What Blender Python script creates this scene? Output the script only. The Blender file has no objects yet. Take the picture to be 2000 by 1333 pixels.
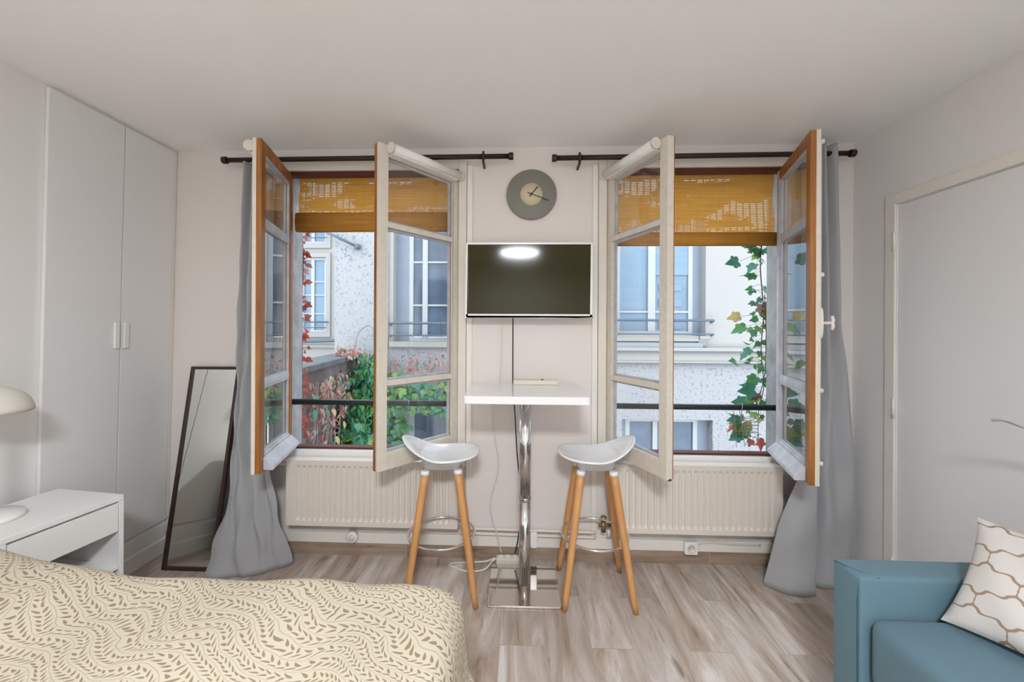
import bpy, bmesh, math, random
from mathutils import Vector, Matrix
SC = bpy.context.scene
COL = SC.collection
PI = math.pi
rnd = random.Random(7)

# ------------------------------------------------------------------ materials
def new_mat(name):
    m = bpy.data.materials.new(name); m.use_nodes = True
    nt = m.node_tree; nt.nodes.clear()
    out = nt.nodes.new('ShaderNodeOutputMaterial')
    return m, nt, out

class N:
    """tiny node helper"""
    def __init__(s, nt): s.nt = nt
    def node(s, t, **kw):
        n = s.nt.nodes.new(t)
        for k, v in kw.items(): setattr(n, k, v)
        return n
    def put(s, sock, v):
        if hasattr(v, 'is_output') or isinstance(v, bpy.types.NodeSocket): s.nt.links.new(v, sock)
        else: sock.default_value = v
    def math(s, op, a, b=0.0, c=None, clamp=False):
        n = s.node('ShaderNodeMath', operation=op, use_clamp=clamp)
        s.put(n.inputs[0], a); s.put(n.inputs[1], b)
        if c is not None: s.put(n.inputs[2], c)
        return n.outputs[0]
    def noise(s, vec, scale, detail=3.0, rough=0.5):
        n = s.node('ShaderNodeTexNoise')
        if vec is not None: s.put(n.inputs['Vector'], vec)
        n.inputs['Scale'].default_value = scale; n.inputs['Detail'].default_value = detail
        n.inputs['Roughness'].default_value = rough
        return n
    def ramp(s, fac, stops):
        n = s.node('ShaderNodeValToRGB'); cr = n.color_ramp
        while len(cr.elements) < len(stops): cr.elements.new(0.5)
        for e, (p, c) in zip(cr.elements, stops):
            e.position = p; e.color = (c[0], c[1], c[2], 1) if not isinstance(c, (int, float)) else (c, c, c, 1)
        s.put(n.inputs[0], fac); return n.outputs[0]
    def mix(s, fac, a, b, mode='MIX'):
        n = s.node('ShaderNodeMix', data_type='RGBA', blend_type=mode)
        s.put(n.inputs[0], fac); s.put(n.inputs[6], a); s.put(n.inputs[7], b)
        return n.outputs[2]
    def mapping(s, vec, scale=(1, 1, 1), rot=(0, 0, 0), loc=(0, 0, 0)):
        n = s.node('ShaderNodeMapping'); s.put(n.inputs[0], vec)
        n.inputs['Scale'].default_value = scale; n.inputs['Rotation'].default_value = rot
        n.inputs['Location'].default_value = loc
        return n.outputs[0]
    def bump(s, h, strength=0.2, dist=0.01):
        n = s.node('ShaderNodeBump'); s.put(n.inputs['Height'], h)
        n.inputs['Strength'].default_value = strength; n.inputs['Distance'].default_value = dist
        return n.outputs[0]

def c4(c): return (c[0], c[1], c[2], 1)

def basic(name, col, rough=0.5, metal=0.0, var=0.0, vscale=8.0, bump=0.0, bscale=60.0, stretch=(1, 1, 1),
          col2=None, spec=0.5, sheen=0.0, coat=0.0, trans=0.0, distort=0.0):
    m, nt, out = new_mat(name); h = N(nt)
    b = h.node('ShaderNodeBsdfPrincipled')
    b.inputs['Roughness'].default_value = rough; b.inputs['Metallic'].default_value = metal
    b.inputs['Specular IOR Level'].default_value = spec
    if sheen: b.inputs['Sheen Weight'].default_value = sheen
    if coat: b.inputs['Coat Weight'].default_value = coat; b.inputs['Coat Roughness'].default_value = 0.08
    tc = h.node('ShaderNodeTexCoord').outputs['Object']
    vec = h.mapping(tc, scale=stretch) if stretch != (1, 1, 1) else tc
    if var or col2:
        n = h.noise(vec, vscale, 4.0, 0.55)
        if distort: n.inputs['Distortion'].default_value = distort
        c2 = col2 if col2 else tuple(x * (1 - var) for x in col)
        cc = h.ramp(n.outputs[0], [(0.3, c2), (0.7, col)])
        h.put(b.inputs['Base Color'], cc)
    else:
        b.inputs['Base Color'].default_value = c4(col)
    if bump:
        n = h.noise(vec, bscale, 3.0)
        h.put(b.inputs['Normal'], h.bump(n.outputs[0], bump, 0.004))
    if trans:
        t = h.node('ShaderNodeBsdfTranslucent'); h.put(t.inputs[0], b.inputs['Base Color'].links[0].from_socket if b.inputs['Base Color'].links else c4(col))
        mx = h.node('ShaderNodeMixShader'); mx.inputs[0].default_value = trans
        nt.links.new(b.outputs[0], mx.inputs[1]); nt.links.new(t.outputs[0], mx.inputs[2])
        nt.links.new(mx.outputs[0], out.inputs[0])
    else:
        nt.links.new(b.outputs[0], out.inputs[0])
    return m

def emit_mat(name, col, strength):
    m, nt, out = new_mat(name); h = N(nt)
    e = h.node('ShaderNodeEmission'); e.inputs[0].default_value = c4(col); e.inputs[1].default_value = strength
    nt.links.new(e.outputs[0], out.inputs[0]); return m

def glass_mat(name, tint=(1, 1, 1), refl=.085, dirt=0.05):
    m, nt, out = new_mat(name); h = N(nt)
    tr = h.node('ShaderNodeBsdfTransparent'); tr.inputs[0].default_value = c4(tint)
    gl = h.node('ShaderNodeBsdfGlossy'); gl.inputs['Roughness'].default_value = 0.0
    di = h.node('ShaderNodeBsdfDiffuse'); di.inputs[0].default_value = (.8, .85, .9, 1)
    ge = h.node('ShaderNodeNewGeometry')
    dt = h.node('ShaderNodeVectorMath', operation='DOT_PRODUCT'); h.put(dt.inputs[0], ge.outputs['Incoming']); h.put(dt.inputs[1], ge.outputs['Normal'])
    k = h.math('POWER', h.math('SUBTRACT', 1.0, h.math('ABSOLUTE', dt.outputs['Value']), clamp=True), 5.0)
    f = h.math('MULTIPLY_ADD', k, 1 - refl, refl, clamp=True)
    tc = h.node('ShaderNodeTexCoord').outputs['Object']
    nz = h.noise(tc, 5.0, 5.0, 0.6)
    d = h.math('MULTIPLY', nz.outputs[0], dirt)
    m1 = h.node('ShaderNodeMixShader'); h.put(m1.inputs[0], d)
    nt.links.new(tr.outputs[0], m1.inputs[1]); nt.links.new(di.outputs[0], m1.inputs[2])
    m2 = h.node('ShaderNodeMixShader'); h.put(m2.inputs[0], f)
    nt.links.new(m1.outputs[0], m2.inputs[1]); nt.links.new(gl.outputs[0], m2.inputs[2])
    nt.links.new(m2.outputs[0], out.inputs[0]); return m

def floor_mat(name, swap=True):
    m, nt, out = new_mat(name); h = N(nt)
    b = h.node('ShaderNodeBsdfPrincipled')
    tc = h.node('ShaderNodeTexCoord').outputs['Object']
    sp = h.node('ShaderNodeSeparateXYZ'); h.put(sp.inputs[0], tc)
    cb = h.node('ShaderNodeCombineXYZ')
    if swap: h.put(cb.inputs[0], sp.outputs[1]); h.put(cb.inputs[1], sp.outputs[0])
    else: h.put(cb.inputs[0], sp.outputs[0]); h.put(cb.inputs[1], sp.outputs[2])
    v = h.mapping(cb.outputs[0], loc=(0.33, 0.07, 0))
    br = h.node('ShaderNodeTexBrick'); h.put(br.inputs['Vector'], v)
    br.offset = 0.37; br.inputs['Color1'].default_value = (0, 0, 0, 1); br.inputs['Color2'].default_value = (1, 1, 1, 1)
    br.inputs['Mortar'].default_value = (0.5, 0.5, 0.5, 1); br.inputs['Scale'].default_value = 1.0
    br.inputs['Mortar Size'].default_value = 0.0022; br.inputs['Mortar Smooth'].default_value = 0.2
    br.inputs['Brick Width'].default_value = 0.9; br.inputs['Row Height'].default_value = 0.2
    sh = h.node('ShaderNodeVectorMath', operation='MULTIPLY_ADD')
    h.put(sh.inputs[0], br.outputs['Color']); sh.inputs[1].default_value = (7.3, 3.1, 5.7); h.put(sh.inputs[2], v)
    g1 = h.noise(h.mapping(sh.outputs[0], scale=(1.6, 9.0, 1)), 1.0, 6.0, 0.62); g1.inputs['Distortion'].default_value = 1.2
    g2 = h.noise(h.mapping(sh.outputs[0], scale=(2.5, 60.0, 1)), 1.0, 4.0, 0.6)
    g3 = h.noise(h.mapping(sh.outputs[0], scale=(0.9, 3.0, 1)), 1.0, 3.0, 0.5)
    col = h.ramp(g1.outputs[0], [(0.26, (.17, .105, .065)), (0.39, (.37, .28, .215)), (0.53, (.52, .45, .40)), (0.70, (.72, .69, .68))] if swap else [(0.3, (.20, .13, .08)), (0.5, (.33, .235, .165)), (0.7, (.42, .32, .24))])
    col = h.mix(h.ramp(g2.outputs[0], [(0.35, 0.0), (0.75, 0.35)]), col, (.64, .58, .54, 1))
    col = h.mix(h.math('MULTIPLY', h.ramp(g3.outputs[0], [(0.4, 0.0), (0.62, 1.0)]), 0.38), col, (.27, .19, .13, 1))
    g4 = h.noise(h.mapping(sh.outputs[0], scale=(3.2, 22.0, 1)), 1.0, 3.0, 0.5)
    col = h.mix(h.ramp(g4.outputs[0], [(0.66, 0.0), (0.74, 0.6)]), col, (.12, .075, .05, 1))
    tone = h.ramp(br.outputs['Color'], [(0.0, (.88, .86, .84)), (1.0, (1.1, 1.1, 1.1))])
    col = h.mix(1.0, col, tone, 'MULTIPLY')
    col = h.mix(br.outputs['Fac'], col, (.42, .35, .29, 1))
    h.put(b.inputs['Base Color'], col)
    b.inputs['Roughness'].default_value = 0.30
    h.put(b.inputs['Normal'], h.bump(h.math('SUBTRACT', g2.outputs[0], h.math('MULTIPLY', br.outputs['Fac'], 2.0)), 0.12, 0.003))
    nt.links.new(b.outputs[0], out.inputs[0]); return m

def duvet_mat(name):
    """cream cotton printed with olive-brown leafy sprigs; u runs along the bed, v across, in metres"""
    m, nt, out = new_mat(name); h = N(nt)
    b = h.node('ShaderNodeBsdfPrincipled'); b.inputs['Roughness'].default_value = 0.85
    b.inputs['Specular IOR Level'].default_value = 0.2
    uv = h.node('ShaderNodeUVMap'); uv.uv_map = 'UVMap'
    base = uv.outputs[0]
    wn = h.noise(base, 5.5, 1.5)
    wv = h.node('ShaderNodeVectorMath', operation='MULTIPLY_ADD')
    h.put(wv.inputs[0], wn.outputs['Color']); wv.inputs[1].default_value = (.13, .13, 0); h.put(wv.inputs[2], base)
    total = None
    def layer(rot, off, row, per, la, lb, ang, amp, seed):
        p = h.mapping(wv.outputs[0], rot=(0, 0, rot), loc=(off[0], off[1], 0))
        s = h.node('ShaderNodeSeparateXYZ'); h.put(s.inputs[0], p)
        u, v = s.outputs[0], s.outputs[1]
        # meandering stem
        v = h.math('ADD', v, h.math('MULTIPLY', h.math('SINE', h.math('MULTIPLY', u, 2 * PI / 0.31)), amp))
        r = h.math('FLOOR', h.math('DIVIDE', v, row))
        vv = h.math('SUBTRACT', h.math('SUBTRACT', v, h.math('MULTIPLY', r, row)), row / 2)
        u = h.math('ADD', u, h.math('MULTIPLY', h.math('FRACT', h.math('MULTIPLY', h.math('SINE', h.math('MULTIPLY', r, 12.9 + seed)), 437.5)), per * 3))
        masks = []
        for sg, ph in ((1, 0.0), (-1, 0.5)):
            uu = h.math('ADD', u, ph * per)
            k = h.math('FLOOR', h.math('DIVIDE', uu, per))
            rn = h.math('FRACT', h.math('MULTIPLY', h.math('SINE', h.math('ADD', h.math('MULTIPLY', k, 7.13), h.math('MULTIPLY', r, 3.7 + sg))), 91.7))
            lu = h.math('SUBTRACT', h.math('SUBTRACT', uu, h.math('MULTIPLY', k, per)), per / 2)
            a = h.math('ADD', sg * ang, h.math('MULTIPLY', h.math('SUBTRACT', rn, 0.5), 1.0))
            ca, sa = h.math('COSINE', a), h.math('SINE', a)
            dv = h.math('SUBTRACT', vv, sg * (0.005 + la * math.sin(ang)))
            x = h.math('ADD', h.math('MULTIPLY', lu, ca), h.math('MULTIPLY', dv, sa))
            y = h.math('SUBTRACT', h.math('MULTIPLY', dv, ca), h.math('MULTIPLY', lu, sa))
            # leaf is fatter towards its tip
            w = h.math('ADD', lb, h.math('MULTIPLY', x, 0.16))
            e = h.math('ADD', h.math('POWER', h.math('ABSOLUTE', h.math('DIVIDE', x, la)), 2.0), h.math('POWER', h.math('ABSOLUTE', h.math('DIVIDE', y, w)), 2.0))
            masks.append(h.math('LESS_THAN', e, 1.0))
        st = h.math('MULTIPLY', h.math('LESS_THAN', h.math('ABSOLUTE', vv), 0.0009), 0.5)
        return h.math('MAXIMUM', h.math('MAXIMUM', masks[0], masks[1]), st)
    t1 = layer(0.42, (0, 0), 0.041, 0.0195, 0.0115, 0.0026, 0.60, 0.011, 0.0)
    col = h.mix(t1, (.66, .585, .465, 1), (.325, .255, .155, 1))
    h.put(b.inputs['Base Color'], col)
    cn = h.noise(base, 6.0, 4.0)
    h.put(b.inputs['Normal'], h.bump(cn.outputs[0], 0.35, 0.02))
    nt.links.new(b.outputs[0], out.inputs[0]); return m

def trellis_mat(name):
    m, nt, out = new_mat(name); h = N(nt)
    b = h.node('ShaderNodeBsdfPrincipled'); b.inputs['Roughness'].default_value = 0.9
    b.inputs['Specular IOR Level'].default_value = 0.2
    uv = h.node('ShaderNodeUVMap'); uv.uv_map = 'UVMap'
    s = h.node('ShaderNodeSeparateXYZ'); h.put(s.inputs[0], h.mapping(uv.outputs[0], scale=(2.6, 2.6, 1), rot=(0, 0, 0), loc=(.15, .3, 0)))
    x = h.math('ABSOLUTE', h.math('MULTIPLY_ADD', h.math('FRACT', s.outputs[0]), 2.0, -1.0))
    y = h.math('ABSOLUTE', h.math('MULTIPLY_ADD', h.math('FRACT', s.outputs[1]), 2.0, -1.0))
    df = h.math('SUBTRACT', x, y)
    w1 = h.math('MULTIPLY', h.math('SINE', h.math('MULTIPLY', df, PI)), 0.27)
    w2 = h.math('MULTIPLY', h.math('SINE', h.math('MULTIPLY', df, 3 * PI)), 0.07)
    f = h.math('SUBTRACT', h.math('SUBTRACT', h.math('ADD', x, y), 1.0), h.math('ADD', w1, w2))
    mk = h.math('LESS_THAN', h.math('ABSOLUTE', f), 0.075)
    wv = h.noise(uv.outputs[0], 260.0, 2.0)
    col = h.mix(mk, (.62, .58, .545, 1), (.33, .235, .175, 1))
    h.put(b.inputs['Base Color'], col)
    h.put(b.inputs['Normal'], h.bump(wv.outputs[0], 0.25, 0.002))
    nt.links.new(b.outputs[0], out.inputs[0]); return m

def bamboo_mat(name, holes=True):
    m, nt, out = new_mat(name); h = N(nt)
    tc = h.node('ShaderNodeTexCoord').outputs['Object']
    s = h.node('ShaderNodeSeparateXYZ'); h.put(s.inputs[0], tc)
    g = h.noise(h.mapping(tc, scale=(3, 3, 160)), 1.0, 3.0, 0.6)
    g2 = h.noise(h.mapping(tc, scale=(30, 3, 1.5)), 1.0, 3.0, 0.6)
    col = h.ramp(g.outputs[0], [(0.3, (.55, .25, .045)), (0.7, (.78, .42, .10))])
    col = h.mix(h.math('MULTIPLY', g2.outputs[0], 0.35), col, (.40, .18, .04, 1))
    di = h.node('ShaderNodeBsdfDiffuse'); h.put(di.inputs[0], col)
    tl = h.node('ShaderNodeBsdfTranslucent'); h.put(tl.inputs[0], col)
    mx = h.node('ShaderNodeMixShader'); mx.inputs[0].default_value = 0.5 if holes else 0.18
    nt.links.new(di.outputs[0], mx.inputs[1]); nt.links.new(tl.outputs[0], mx.inputs[2])
    last = mx.outputs[0]
    if holes:
        gz = h.node('ShaderNodeSeparateXYZ'); h.put(gz.inputs[0], h.node('ShaderNodeTexCoord').outputs['Generated'])
        wob = h.math('MULTIPLY', h.noise(tc, 7.0, 2.0).outputs[0], 0.010)
        z = h.math('ADD', s.outputs[2], wob)
        slit = h.math('GREATER_THAN', h.math('SINE', h.math('MULTIPLY', z, 2 * PI / 0.0105)), 0.25)
        thr = h.math('GREATER_THAN', h.math('SINE', h.math('MULTIPLY', s.outputs[0], 2 * PI / 0.040)), -0.72)
        rag = h.noise(h.mapping(tc, scale=(9, 1, 75), loc=(1.3, 0, 2.0)), 1.0, 2.0, 0.6)
        pt = h.noise(h.mapping(tc, scale=(2.9, 1, 7.0), loc=(4.2, 0, 1.1)), 1.0, 2.0, 0.5)
        patch = h.math('GREATER_THAN', h.math('ADD', pt.outputs[0], h.math('MULTIPLY', rag.outputs[0], 0.28)), 0.69)
        low = h.math('MULTIPLY', h.math('LESS_THAN', gz.outputs[2], 0.13), h.math('GREATER_THAN', gz.outputs[2], 0.03))
        low = h.math('MULTIPLY', low, h.math('GREATER_THAN', rag.outputs[0], 0.46))
        hole = h.math('MULTIPLY', h.math('MULTIPLY', slit, thr), h.math('MAXIMUM', patch, low))
        tr = h.node('ShaderNodeBsdfTransparent')
        m2 = h.node('ShaderNodeMixShader'); h.put(m2.inputs[0], h.math('MULTIPLY', hole, 0.42))
        nt.links.new(last, m2.inputs[1]); nt.links.new(tr.outputs[0], m2.inputs[2]); last = m2.outputs[0]
    nt.links.new(last, out.inputs[0]); return m

def render_mat(name, col, speck, spcol, scale=38.0, thr=0.62, bump=0.5):
    m, nt, out = new_mat(name); h = N(nt)
    b = h.node('ShaderNodeBsdfPrincipled'); b.inputs['Roughness'].default_value = 0.95; b.inputs['Specular IOR Level'].default_value = 0.1
    tc = h.node('ShaderNodeTexCoord').outputs['Object']
    a = h.noise(tc, scale, 3.0, 0.6); bb = h.noise(tc, 1.3, 4.0, 0.6)
    big = h.ramp(bb.outputs[0], [(0.35, 0.35), (0.65, 1.0)])
    sp = h.math('MULTIPLY', h.ramp(a.outputs[0], [(thr, 0.0), (thr + 0.07, 1.0)]), h.math('MULTIPLY', big, speck))
    st = h.noise(h.mapping(tc, scale=(2.2, 2.2, 0.5)), 1.0, 5.0, 0.6)
    c = h.mix(h.math('MULTIPLY', st.outputs[0], 0.25), c4(col), (col[0] * .8, col[1] * .82, col[2] * .86, 1))
    h.put(b.inputs['Base Color'], h.mix(sp, c, c4(spcol)))
    h.put(b.inputs['Normal'], h.bump(a.outputs[0], bump, 0.02))
    nt.links.new(b.outputs[0], out.inputs[0]); return m

def worn_varnish(name):
    m, nt, out = new_mat(name); h = N(nt)
    b = h.node('ShaderNodeBsdfPrincipled'); b.inputs['Roughness'].default_value = 0.4
    tc = h.node('ShaderNodeTexCoord').outputs['Object']
    g = h.noise(h.mapping(tc, scale=(40, 40, 2.2)), 1.0, 4.0, 0.6)
    col = h.ramp(g.outputs[0], [(0.3, (.20, .065, .012)), (0.55, (.36, .135, .022)), (0.75, (.45, .20, .045))])
    h.put(b.inputs['Base Color'], col)
    nt.links.new(b.outputs[0], out.inputs[0]); return m

M = {}
M['wall'] = basic('wall_paint', (.77, .715, .68), .85, bump=.05, bscale=25, spec=.2)
M['wall_side'] = basic('side_wall_paint', (.80, .785, .77), .8, bump=.04, bscale=20, spec=.25)
M['ceiling'] = basic('ceiling_paint', (.94, .935, .935), .9, spec=.15)
M['cream'] = basic('cream_gloss_paint', (.76, .70, .62), .4, var=.05, vscale=5)
M['cream_worn'] = basic('worn_cream_paint', (.74, .68, .585), .5, var=.10, vscale=30, bump=.1, bscale=40)
M['trim'] = basic('trim_paint', (.82, .78, .72), .45)
M['radiator'] = basic('radiator_enamel', (.74, .68, .61), .35)
M['white'] = basic('white_lacquer', (.84, .83, .815), .3)
M['door_white'] = basic('door_paint', (.80, .79, .785), .42, bump=.02, bscale=12)
M['white_plastic'] = basic('white_plastic', (.84, .83, .82), .22, coat=.3)
M['white_matt'] = basic('white_matt_metal', (.84, .83, .80), .45)
M['seat_white'] = basic('glossy_white_seat', (.80, .81, .83), .14, coat=.5)
M['table_white'] = basic('glossy_white_table', (.84, .83, .83), .12, coat=.3)
M['chrome'] = basic('chrome', (.74, .74, .75), .10, 1.0)
M['base_chrome'] = basic('polished_steel', (.66, .61, .56), .07, 1.0)
M['steel'] = basic('dull_steel', (.45, .42, .38), .35, 1.0)
M['brass'] = basic('tarnished_brass', (.28, .22, .13), .45, .8)
M['beech'] = basic('beech_wood', (.66, .34, .135), .42, col2=(.56, .265, .095), vscale=1.0, stretch=(30, 30, 3))
M['darkwood'] = basic('dark_brown_frame', (.045, .020, .018), .4)
M['mirror'] = basic('mirror_glass', (.86, .88, .84), .0, 1.0)
M['rod'] = basic('bronze_rod', (.045, .033, .030), .4, .6)
M['varnish'] = worn_varnish('orange_varnished_wood')
M['redpaint'] = basic('red_brown_paint', (.10, .022, .015), .5)
M['greypaint'] = basic('weathered_grey_paint', (.60, .61, .66), .6, var=.25, vscale=14, bump=.2, bscale=30)
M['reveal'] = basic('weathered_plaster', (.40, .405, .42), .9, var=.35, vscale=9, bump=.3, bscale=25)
M['glass'] = glass_mat('window_glass')
M['glass_shiny'] = glass_mat('reflective_window_glass', refl=.40)
M['curtain'] = basic('grey_curtain_cloth', (.37, .37, .38), .75, bump=.12, bscale=220, spec=.3, sheen=.2)
M['sofa'] = basic('teal_blue_cloth', (.115, .20, .245), .85, bump=.15, bscale=300, spec=.25, sheen=.12)
M['piping'] = basic('dark_teal_seam', (.05, .13, .18), .8)
M['trellis'] = trellis_mat('trellis_print_cloth')
M['duvet'] = duvet_mat('leaf_print_cotton')
M['mattress'] = basic('mattress_cloth', (.8, .78, .74), .9)
M['floor'] = floor_mat('wood_look_tile')
M['skirt_tile'] = floor_mat('wood_look_skirting_tile', False)
M['clock_grey'] = basic('grey_clock_disc', (.215, .205, .175), .5)
M['clock_cream'] = basic('cream_clock_disc', (.66, .57, .37), .5)
M['black'] = basic('black_plastic', (.015, .013, .012), .4)
M['screen'] = basic('tv_screen', (.030, .025, .002), .09, spec=.28)
M['cable_white'] = basic('white_cable', (.74, .69, .60), .5)
M['bamboo'] = bamboo_mat('woven_bamboo', True)
M['bamboo_fold'] = bamboo_mat('folded_bamboo', False)
M['rail'] = basic('dark_green_iron', (.03, .042, .042), .38, .3)
M['facade'] = render_mat('smooth_render', (.305, .30, .29), .0, (.3, .3, .3), bump=.15)
M['roughcast'] = render_mat('roughcast_render', (0.288, 0.292, 0.300), .8, (0.112, 0.124, 0.152), 24.0, .55)
M['stone'] = render_mat('pale_stone', (0.304, 0.300, 0.280), .25, (0.224, 0.224, 0.200), 20, .6, .2)
M['band'] = basic('facade_moulding', (0.224, 0.248, 0.280), .9)
M['coping'] = basic('slate_coping', (0.104, 0.116, 0.128), .8, var=.4, vscale=6, bump=.3)
M['oldwall'] = basic('old_garden_wall', (0.176, 0.148, 0.152), .95, col2=(0.096, 0.072, 0.072), vscale=5, bump=.6, bscale=18)
M['ground'] = basic('courtyard_ground', (0.128, 0.128, 0.128), .9, var=.3)
M['upvc'] = basic('white_window_frame', (0.336, 0.352, 0.364), .4)
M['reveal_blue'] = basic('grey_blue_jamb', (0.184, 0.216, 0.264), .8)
M['pane_dark'] = basic('far_dark_pane', (0.028, 0.048, 0.080), .08, col2=(0.080, 0.120, 0.176), vscale=2.2)
M['pane_blind'] = basic('far_pale_blind', (0.152, 0.224, 0.296), .45, col2=(0.128, 0.200, 0.272), vscale=1.0, stretch=(0.800, 0.800, 9.600))
M['pane_mid'] = basic('far_blue_pane', (0.096, 0.160, 0.224), .1, col2=(0.136, 0.200, 0.264), vscale=3)
M['shadow_grey'] = basic('shadow_line_grey', (0.072, 0.092, 0.112), .5)  # dark tone for the painted-in shadow lines under the cornice
M['iron'] = basic('blue_grey_iron', (0.060, 0.092, 0.128), .5)
M['leaf_g1'] = basic('leaf_green', (0.100, 0.310, 0.100), .5, var=.3, vscale=20, trans=.35)
M['leaf_g2'] = basic('leaf_blue_green', (0.090, 0.300, 0.200), .5, var=.3, vscale=20, trans=.35)
M['leaf_g3'] = basic('leaf_lime', (0.270, 0.430, 0.120), .5, var=.2, vscale=20, trans=.4)
M['leaf_r1'] = basic('leaf_red', (0.500, 0.115, 0.080), .5, var=.3, vscale=20, trans=.35)
M['leaf_r2'] = basic('leaf_pink_dry', (0.500, 0.290, 0.260), .6, var=.4, vscale=15, trans=.3)
M['leaf_y'] = basic('leaf_yellow', (0.560, 0.460, 0.200), .6, var=.25, vscale=20, trans=.4)
M['stem'] = basic('vine_stem', (.16, .11, .09), .8)
M['stem_pale'] = basic('dry_vine_stem', (.22, .18, .175), .9)
M['lamp_glow'] = emit_mat('lamp_diffuser', (.97, 1.025, 1.085), 150.0)
M['bulb'] = emit_mat('warm_bulb', (1.0, .78, .5), 3.0)
M['shade_white'] = basic('opal_white_shade', (.84, .82, .78), .4, trans=.3)
M['leaf_pale'] = basic('pale_grey_leaf', (.52, .50, .48), .6, trans=.2)
M['pot'] = basic('white_ceramic', (.8, .8, .78), .3)

# ------------------------------------------------------------------ mesh builder
class MB:
    def __init__(s): s.v = []; s.f = []; s.m = []; s.uv = {}; s.sm = []
    def face(s, idx, mat=0, smooth=False): s.f.append(tuple(idx)); s.m.append(mat); s.sm.append(smooth)
    def box(s, a, b, mat=0, fr=None):
        x0, y0, z0 = a; x1, y1, z1 = b
        P = [(x0, y0, z0), (x1, y0, z0), (x1, y1, z0), (x0, y1, z0), (x0, y0, z1), (x1, y0, z1), (x1, y1, z1), (x0, y1, z1)]
        if fr: P = [fr(*p) for p in P]
        return s.hexa(P, mat)
    def hexa(s, P, mat=0):
        o = len(s.v); s.v += [tuple(p) for p in P]
        for q in ((0, 3, 2, 1), (4, 5, 6, 7), (0, 1, 5, 4), (1, 2, 6, 5), (2, 3, 7, 6), (3, 0, 4, 7)):
            s.face([o + i for i in q], mat)
        return s
    def prism(s, poly, lo, hi, axis='z', mat=0, fr=None, smooth=False):
        def mk(p, t):
            q = {'z': (p[0], p[1], t), 'y': (p[0], t, p[1]), 'x': (t, p[0], p[1])}[axis]
            return fr(*q) if fr else q
        o = len(s.v); n = len(poly)
        s.v += [mk(p, lo) for p in poly] + [mk(p, hi) for p in poly]
        s.face([o + i for i in range(n)][::-1], mat); s.face([o + n + i for i in range(n)], mat)
        for i in range(n):
            j = (i + 1) % n; s.face([o + i, o + j, o + n + j, o + n + i], mat, smooth)
        return s
    def tube(s, pts, r, seg=10, mat=0, caps=True, closed=False):
        pts = [Vector(p) for p in pts]; n = len(pts)
        rs = r if isinstance(r, (list, tuple)) else [r] * n
        o = len(s.v); prev = None
        for i, p in enumerate(pts):
            if closed: t = pts[(i + 1) % n] - pts[i - 1]
            else: t = pts[min(i + 1, n - 1)] - pts[max(i - 1, 0)]
            if t.length < 1e-9: t = Vector((0, 0, 1))
            t.normalize()
            if prev is None:
                ref = Vector((0, 0, 1)) if abs(t.z) < .9 else Vector((1, 0, 0))
                a = t.cross(ref).normalized()
            else:
                a = prev - t * prev.dot(t)
                a = a.normalized() if a.length > 1e-6 else t.cross(Vector((0.3, 0.5, 0.8))).normalized()
            prev = a; b = t.cross(a)
            for k in range(seg):
                w = 2 * PI * k / seg
                q = p + (a * math.cos(w) + b * math.sin(w)) * rs[i]; s.v.append(tuple(q))
        m = n if closed else n - 1
        for i in range(m):
            i2 = (i + 1) % n
            for k in range(seg):
                k2 = (k + 1) % seg
                s.face((o + i * seg + k, o + i * seg + k2, o + i2 * seg + k2, o + i2 * seg + k), mat, True)
        if caps and not closed:
            s.face([o + k for k in range(seg)][::-1], mat); s.face([o + (n - 1) * seg + k for k in range(seg)], mat)
        return s
    def lathe(s, prof, c, seg=32, mat=0, axis='z', smooth=True):
        o = len(s.v); n = len(prof)
        for r, t in prof:
            for k in range(seg):
                w = 2 * PI * k / seg; x, y = r * math.cos(w), r * math.sin(w)
                d = (x, y, t) if axis == 'z' else ((x, t, y) if axis == 'y' else (t, x, y))
                s.v.append((c[0] + d[0], c[1] + d[1], c[2] + d[2]))
        for i in range(n - 1):
            for k in range(seg):
                k2 = (k + 1) % seg
                s.face((o + i * seg + k, o + i * seg + k2, o + (i + 1) * seg + k2, o + (i + 1) * seg + k), mat, smooth)
        if prof[0][0] > 1e-6: s.face([o + k for k in range(seg)][::-1], mat)
        if prof[-1][0] > 1e-6: s.face([o + (n - 1) * seg + k for k in range(seg)], mat)
        return s
    def grid(s, fn, nu, nv, mat=0, uvfn=None, closed_u=False, smooth=True):
        o = len(s.v)
        for j in range(nv + 1):
            for i in range(nu + (0 if closed_u else 1)):
                s.v.append(tuple(fn(i / nu, j / nv)))
                if uvfn: s.uv[len(s.v) - 1] = uvfn(i / nu, j / nv)
        w = nu if closed_u else nu + 1
        for j in range(nv):
            for i in range(nu):
                i2 = (i + 1) % w if closed_u else i + 1
                s.face((o + j * w + i, o + j * w + i2, o + (j + 1) * w + i2, o + (j + 1) * w + i), mat, smooth)
        return s
    def build(s, name, mats, parent=None, loc=(0, 0, 0), off=None, bevel=0.0, solid=0.0, sub=0, seg=2, recalc=True):
        """verts are given in the frame of the root; off is subtracted from them"""
        me = bpy.data.meshes.new(name)
        off = off if off is not None else loc if parent is None else (0, 0, 0)
        me.from_pydata([(x - off[0], y - off[1], z - off[2]) for x, y, z in s.v], [], s.f)
        if not isinstance(mats, (list, tuple)): mats = [mats]
        for m in mats: me.materials.append(m)
        me.polygons.foreach_set('material_index', s.m); me.polygons.foreach_set('use_smooth', s.sm)
        if s.uv:
            l = me.uv_layers.new(name='UVMap')
            for lp in me.loops: l.data[lp.index].uv = s.uv.get(lp.vertex_index, (0, 0))
        if recalc:
            bm = bmesh.new(); bm.from_mesh(me); bmesh.ops.remove_doubles(bm, verts=bm.verts, dist=1e-6)
            bmesh.ops.recalc_face_normals(bm, faces=bm.faces); bm.to_mesh(me); bm.free()
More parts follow.
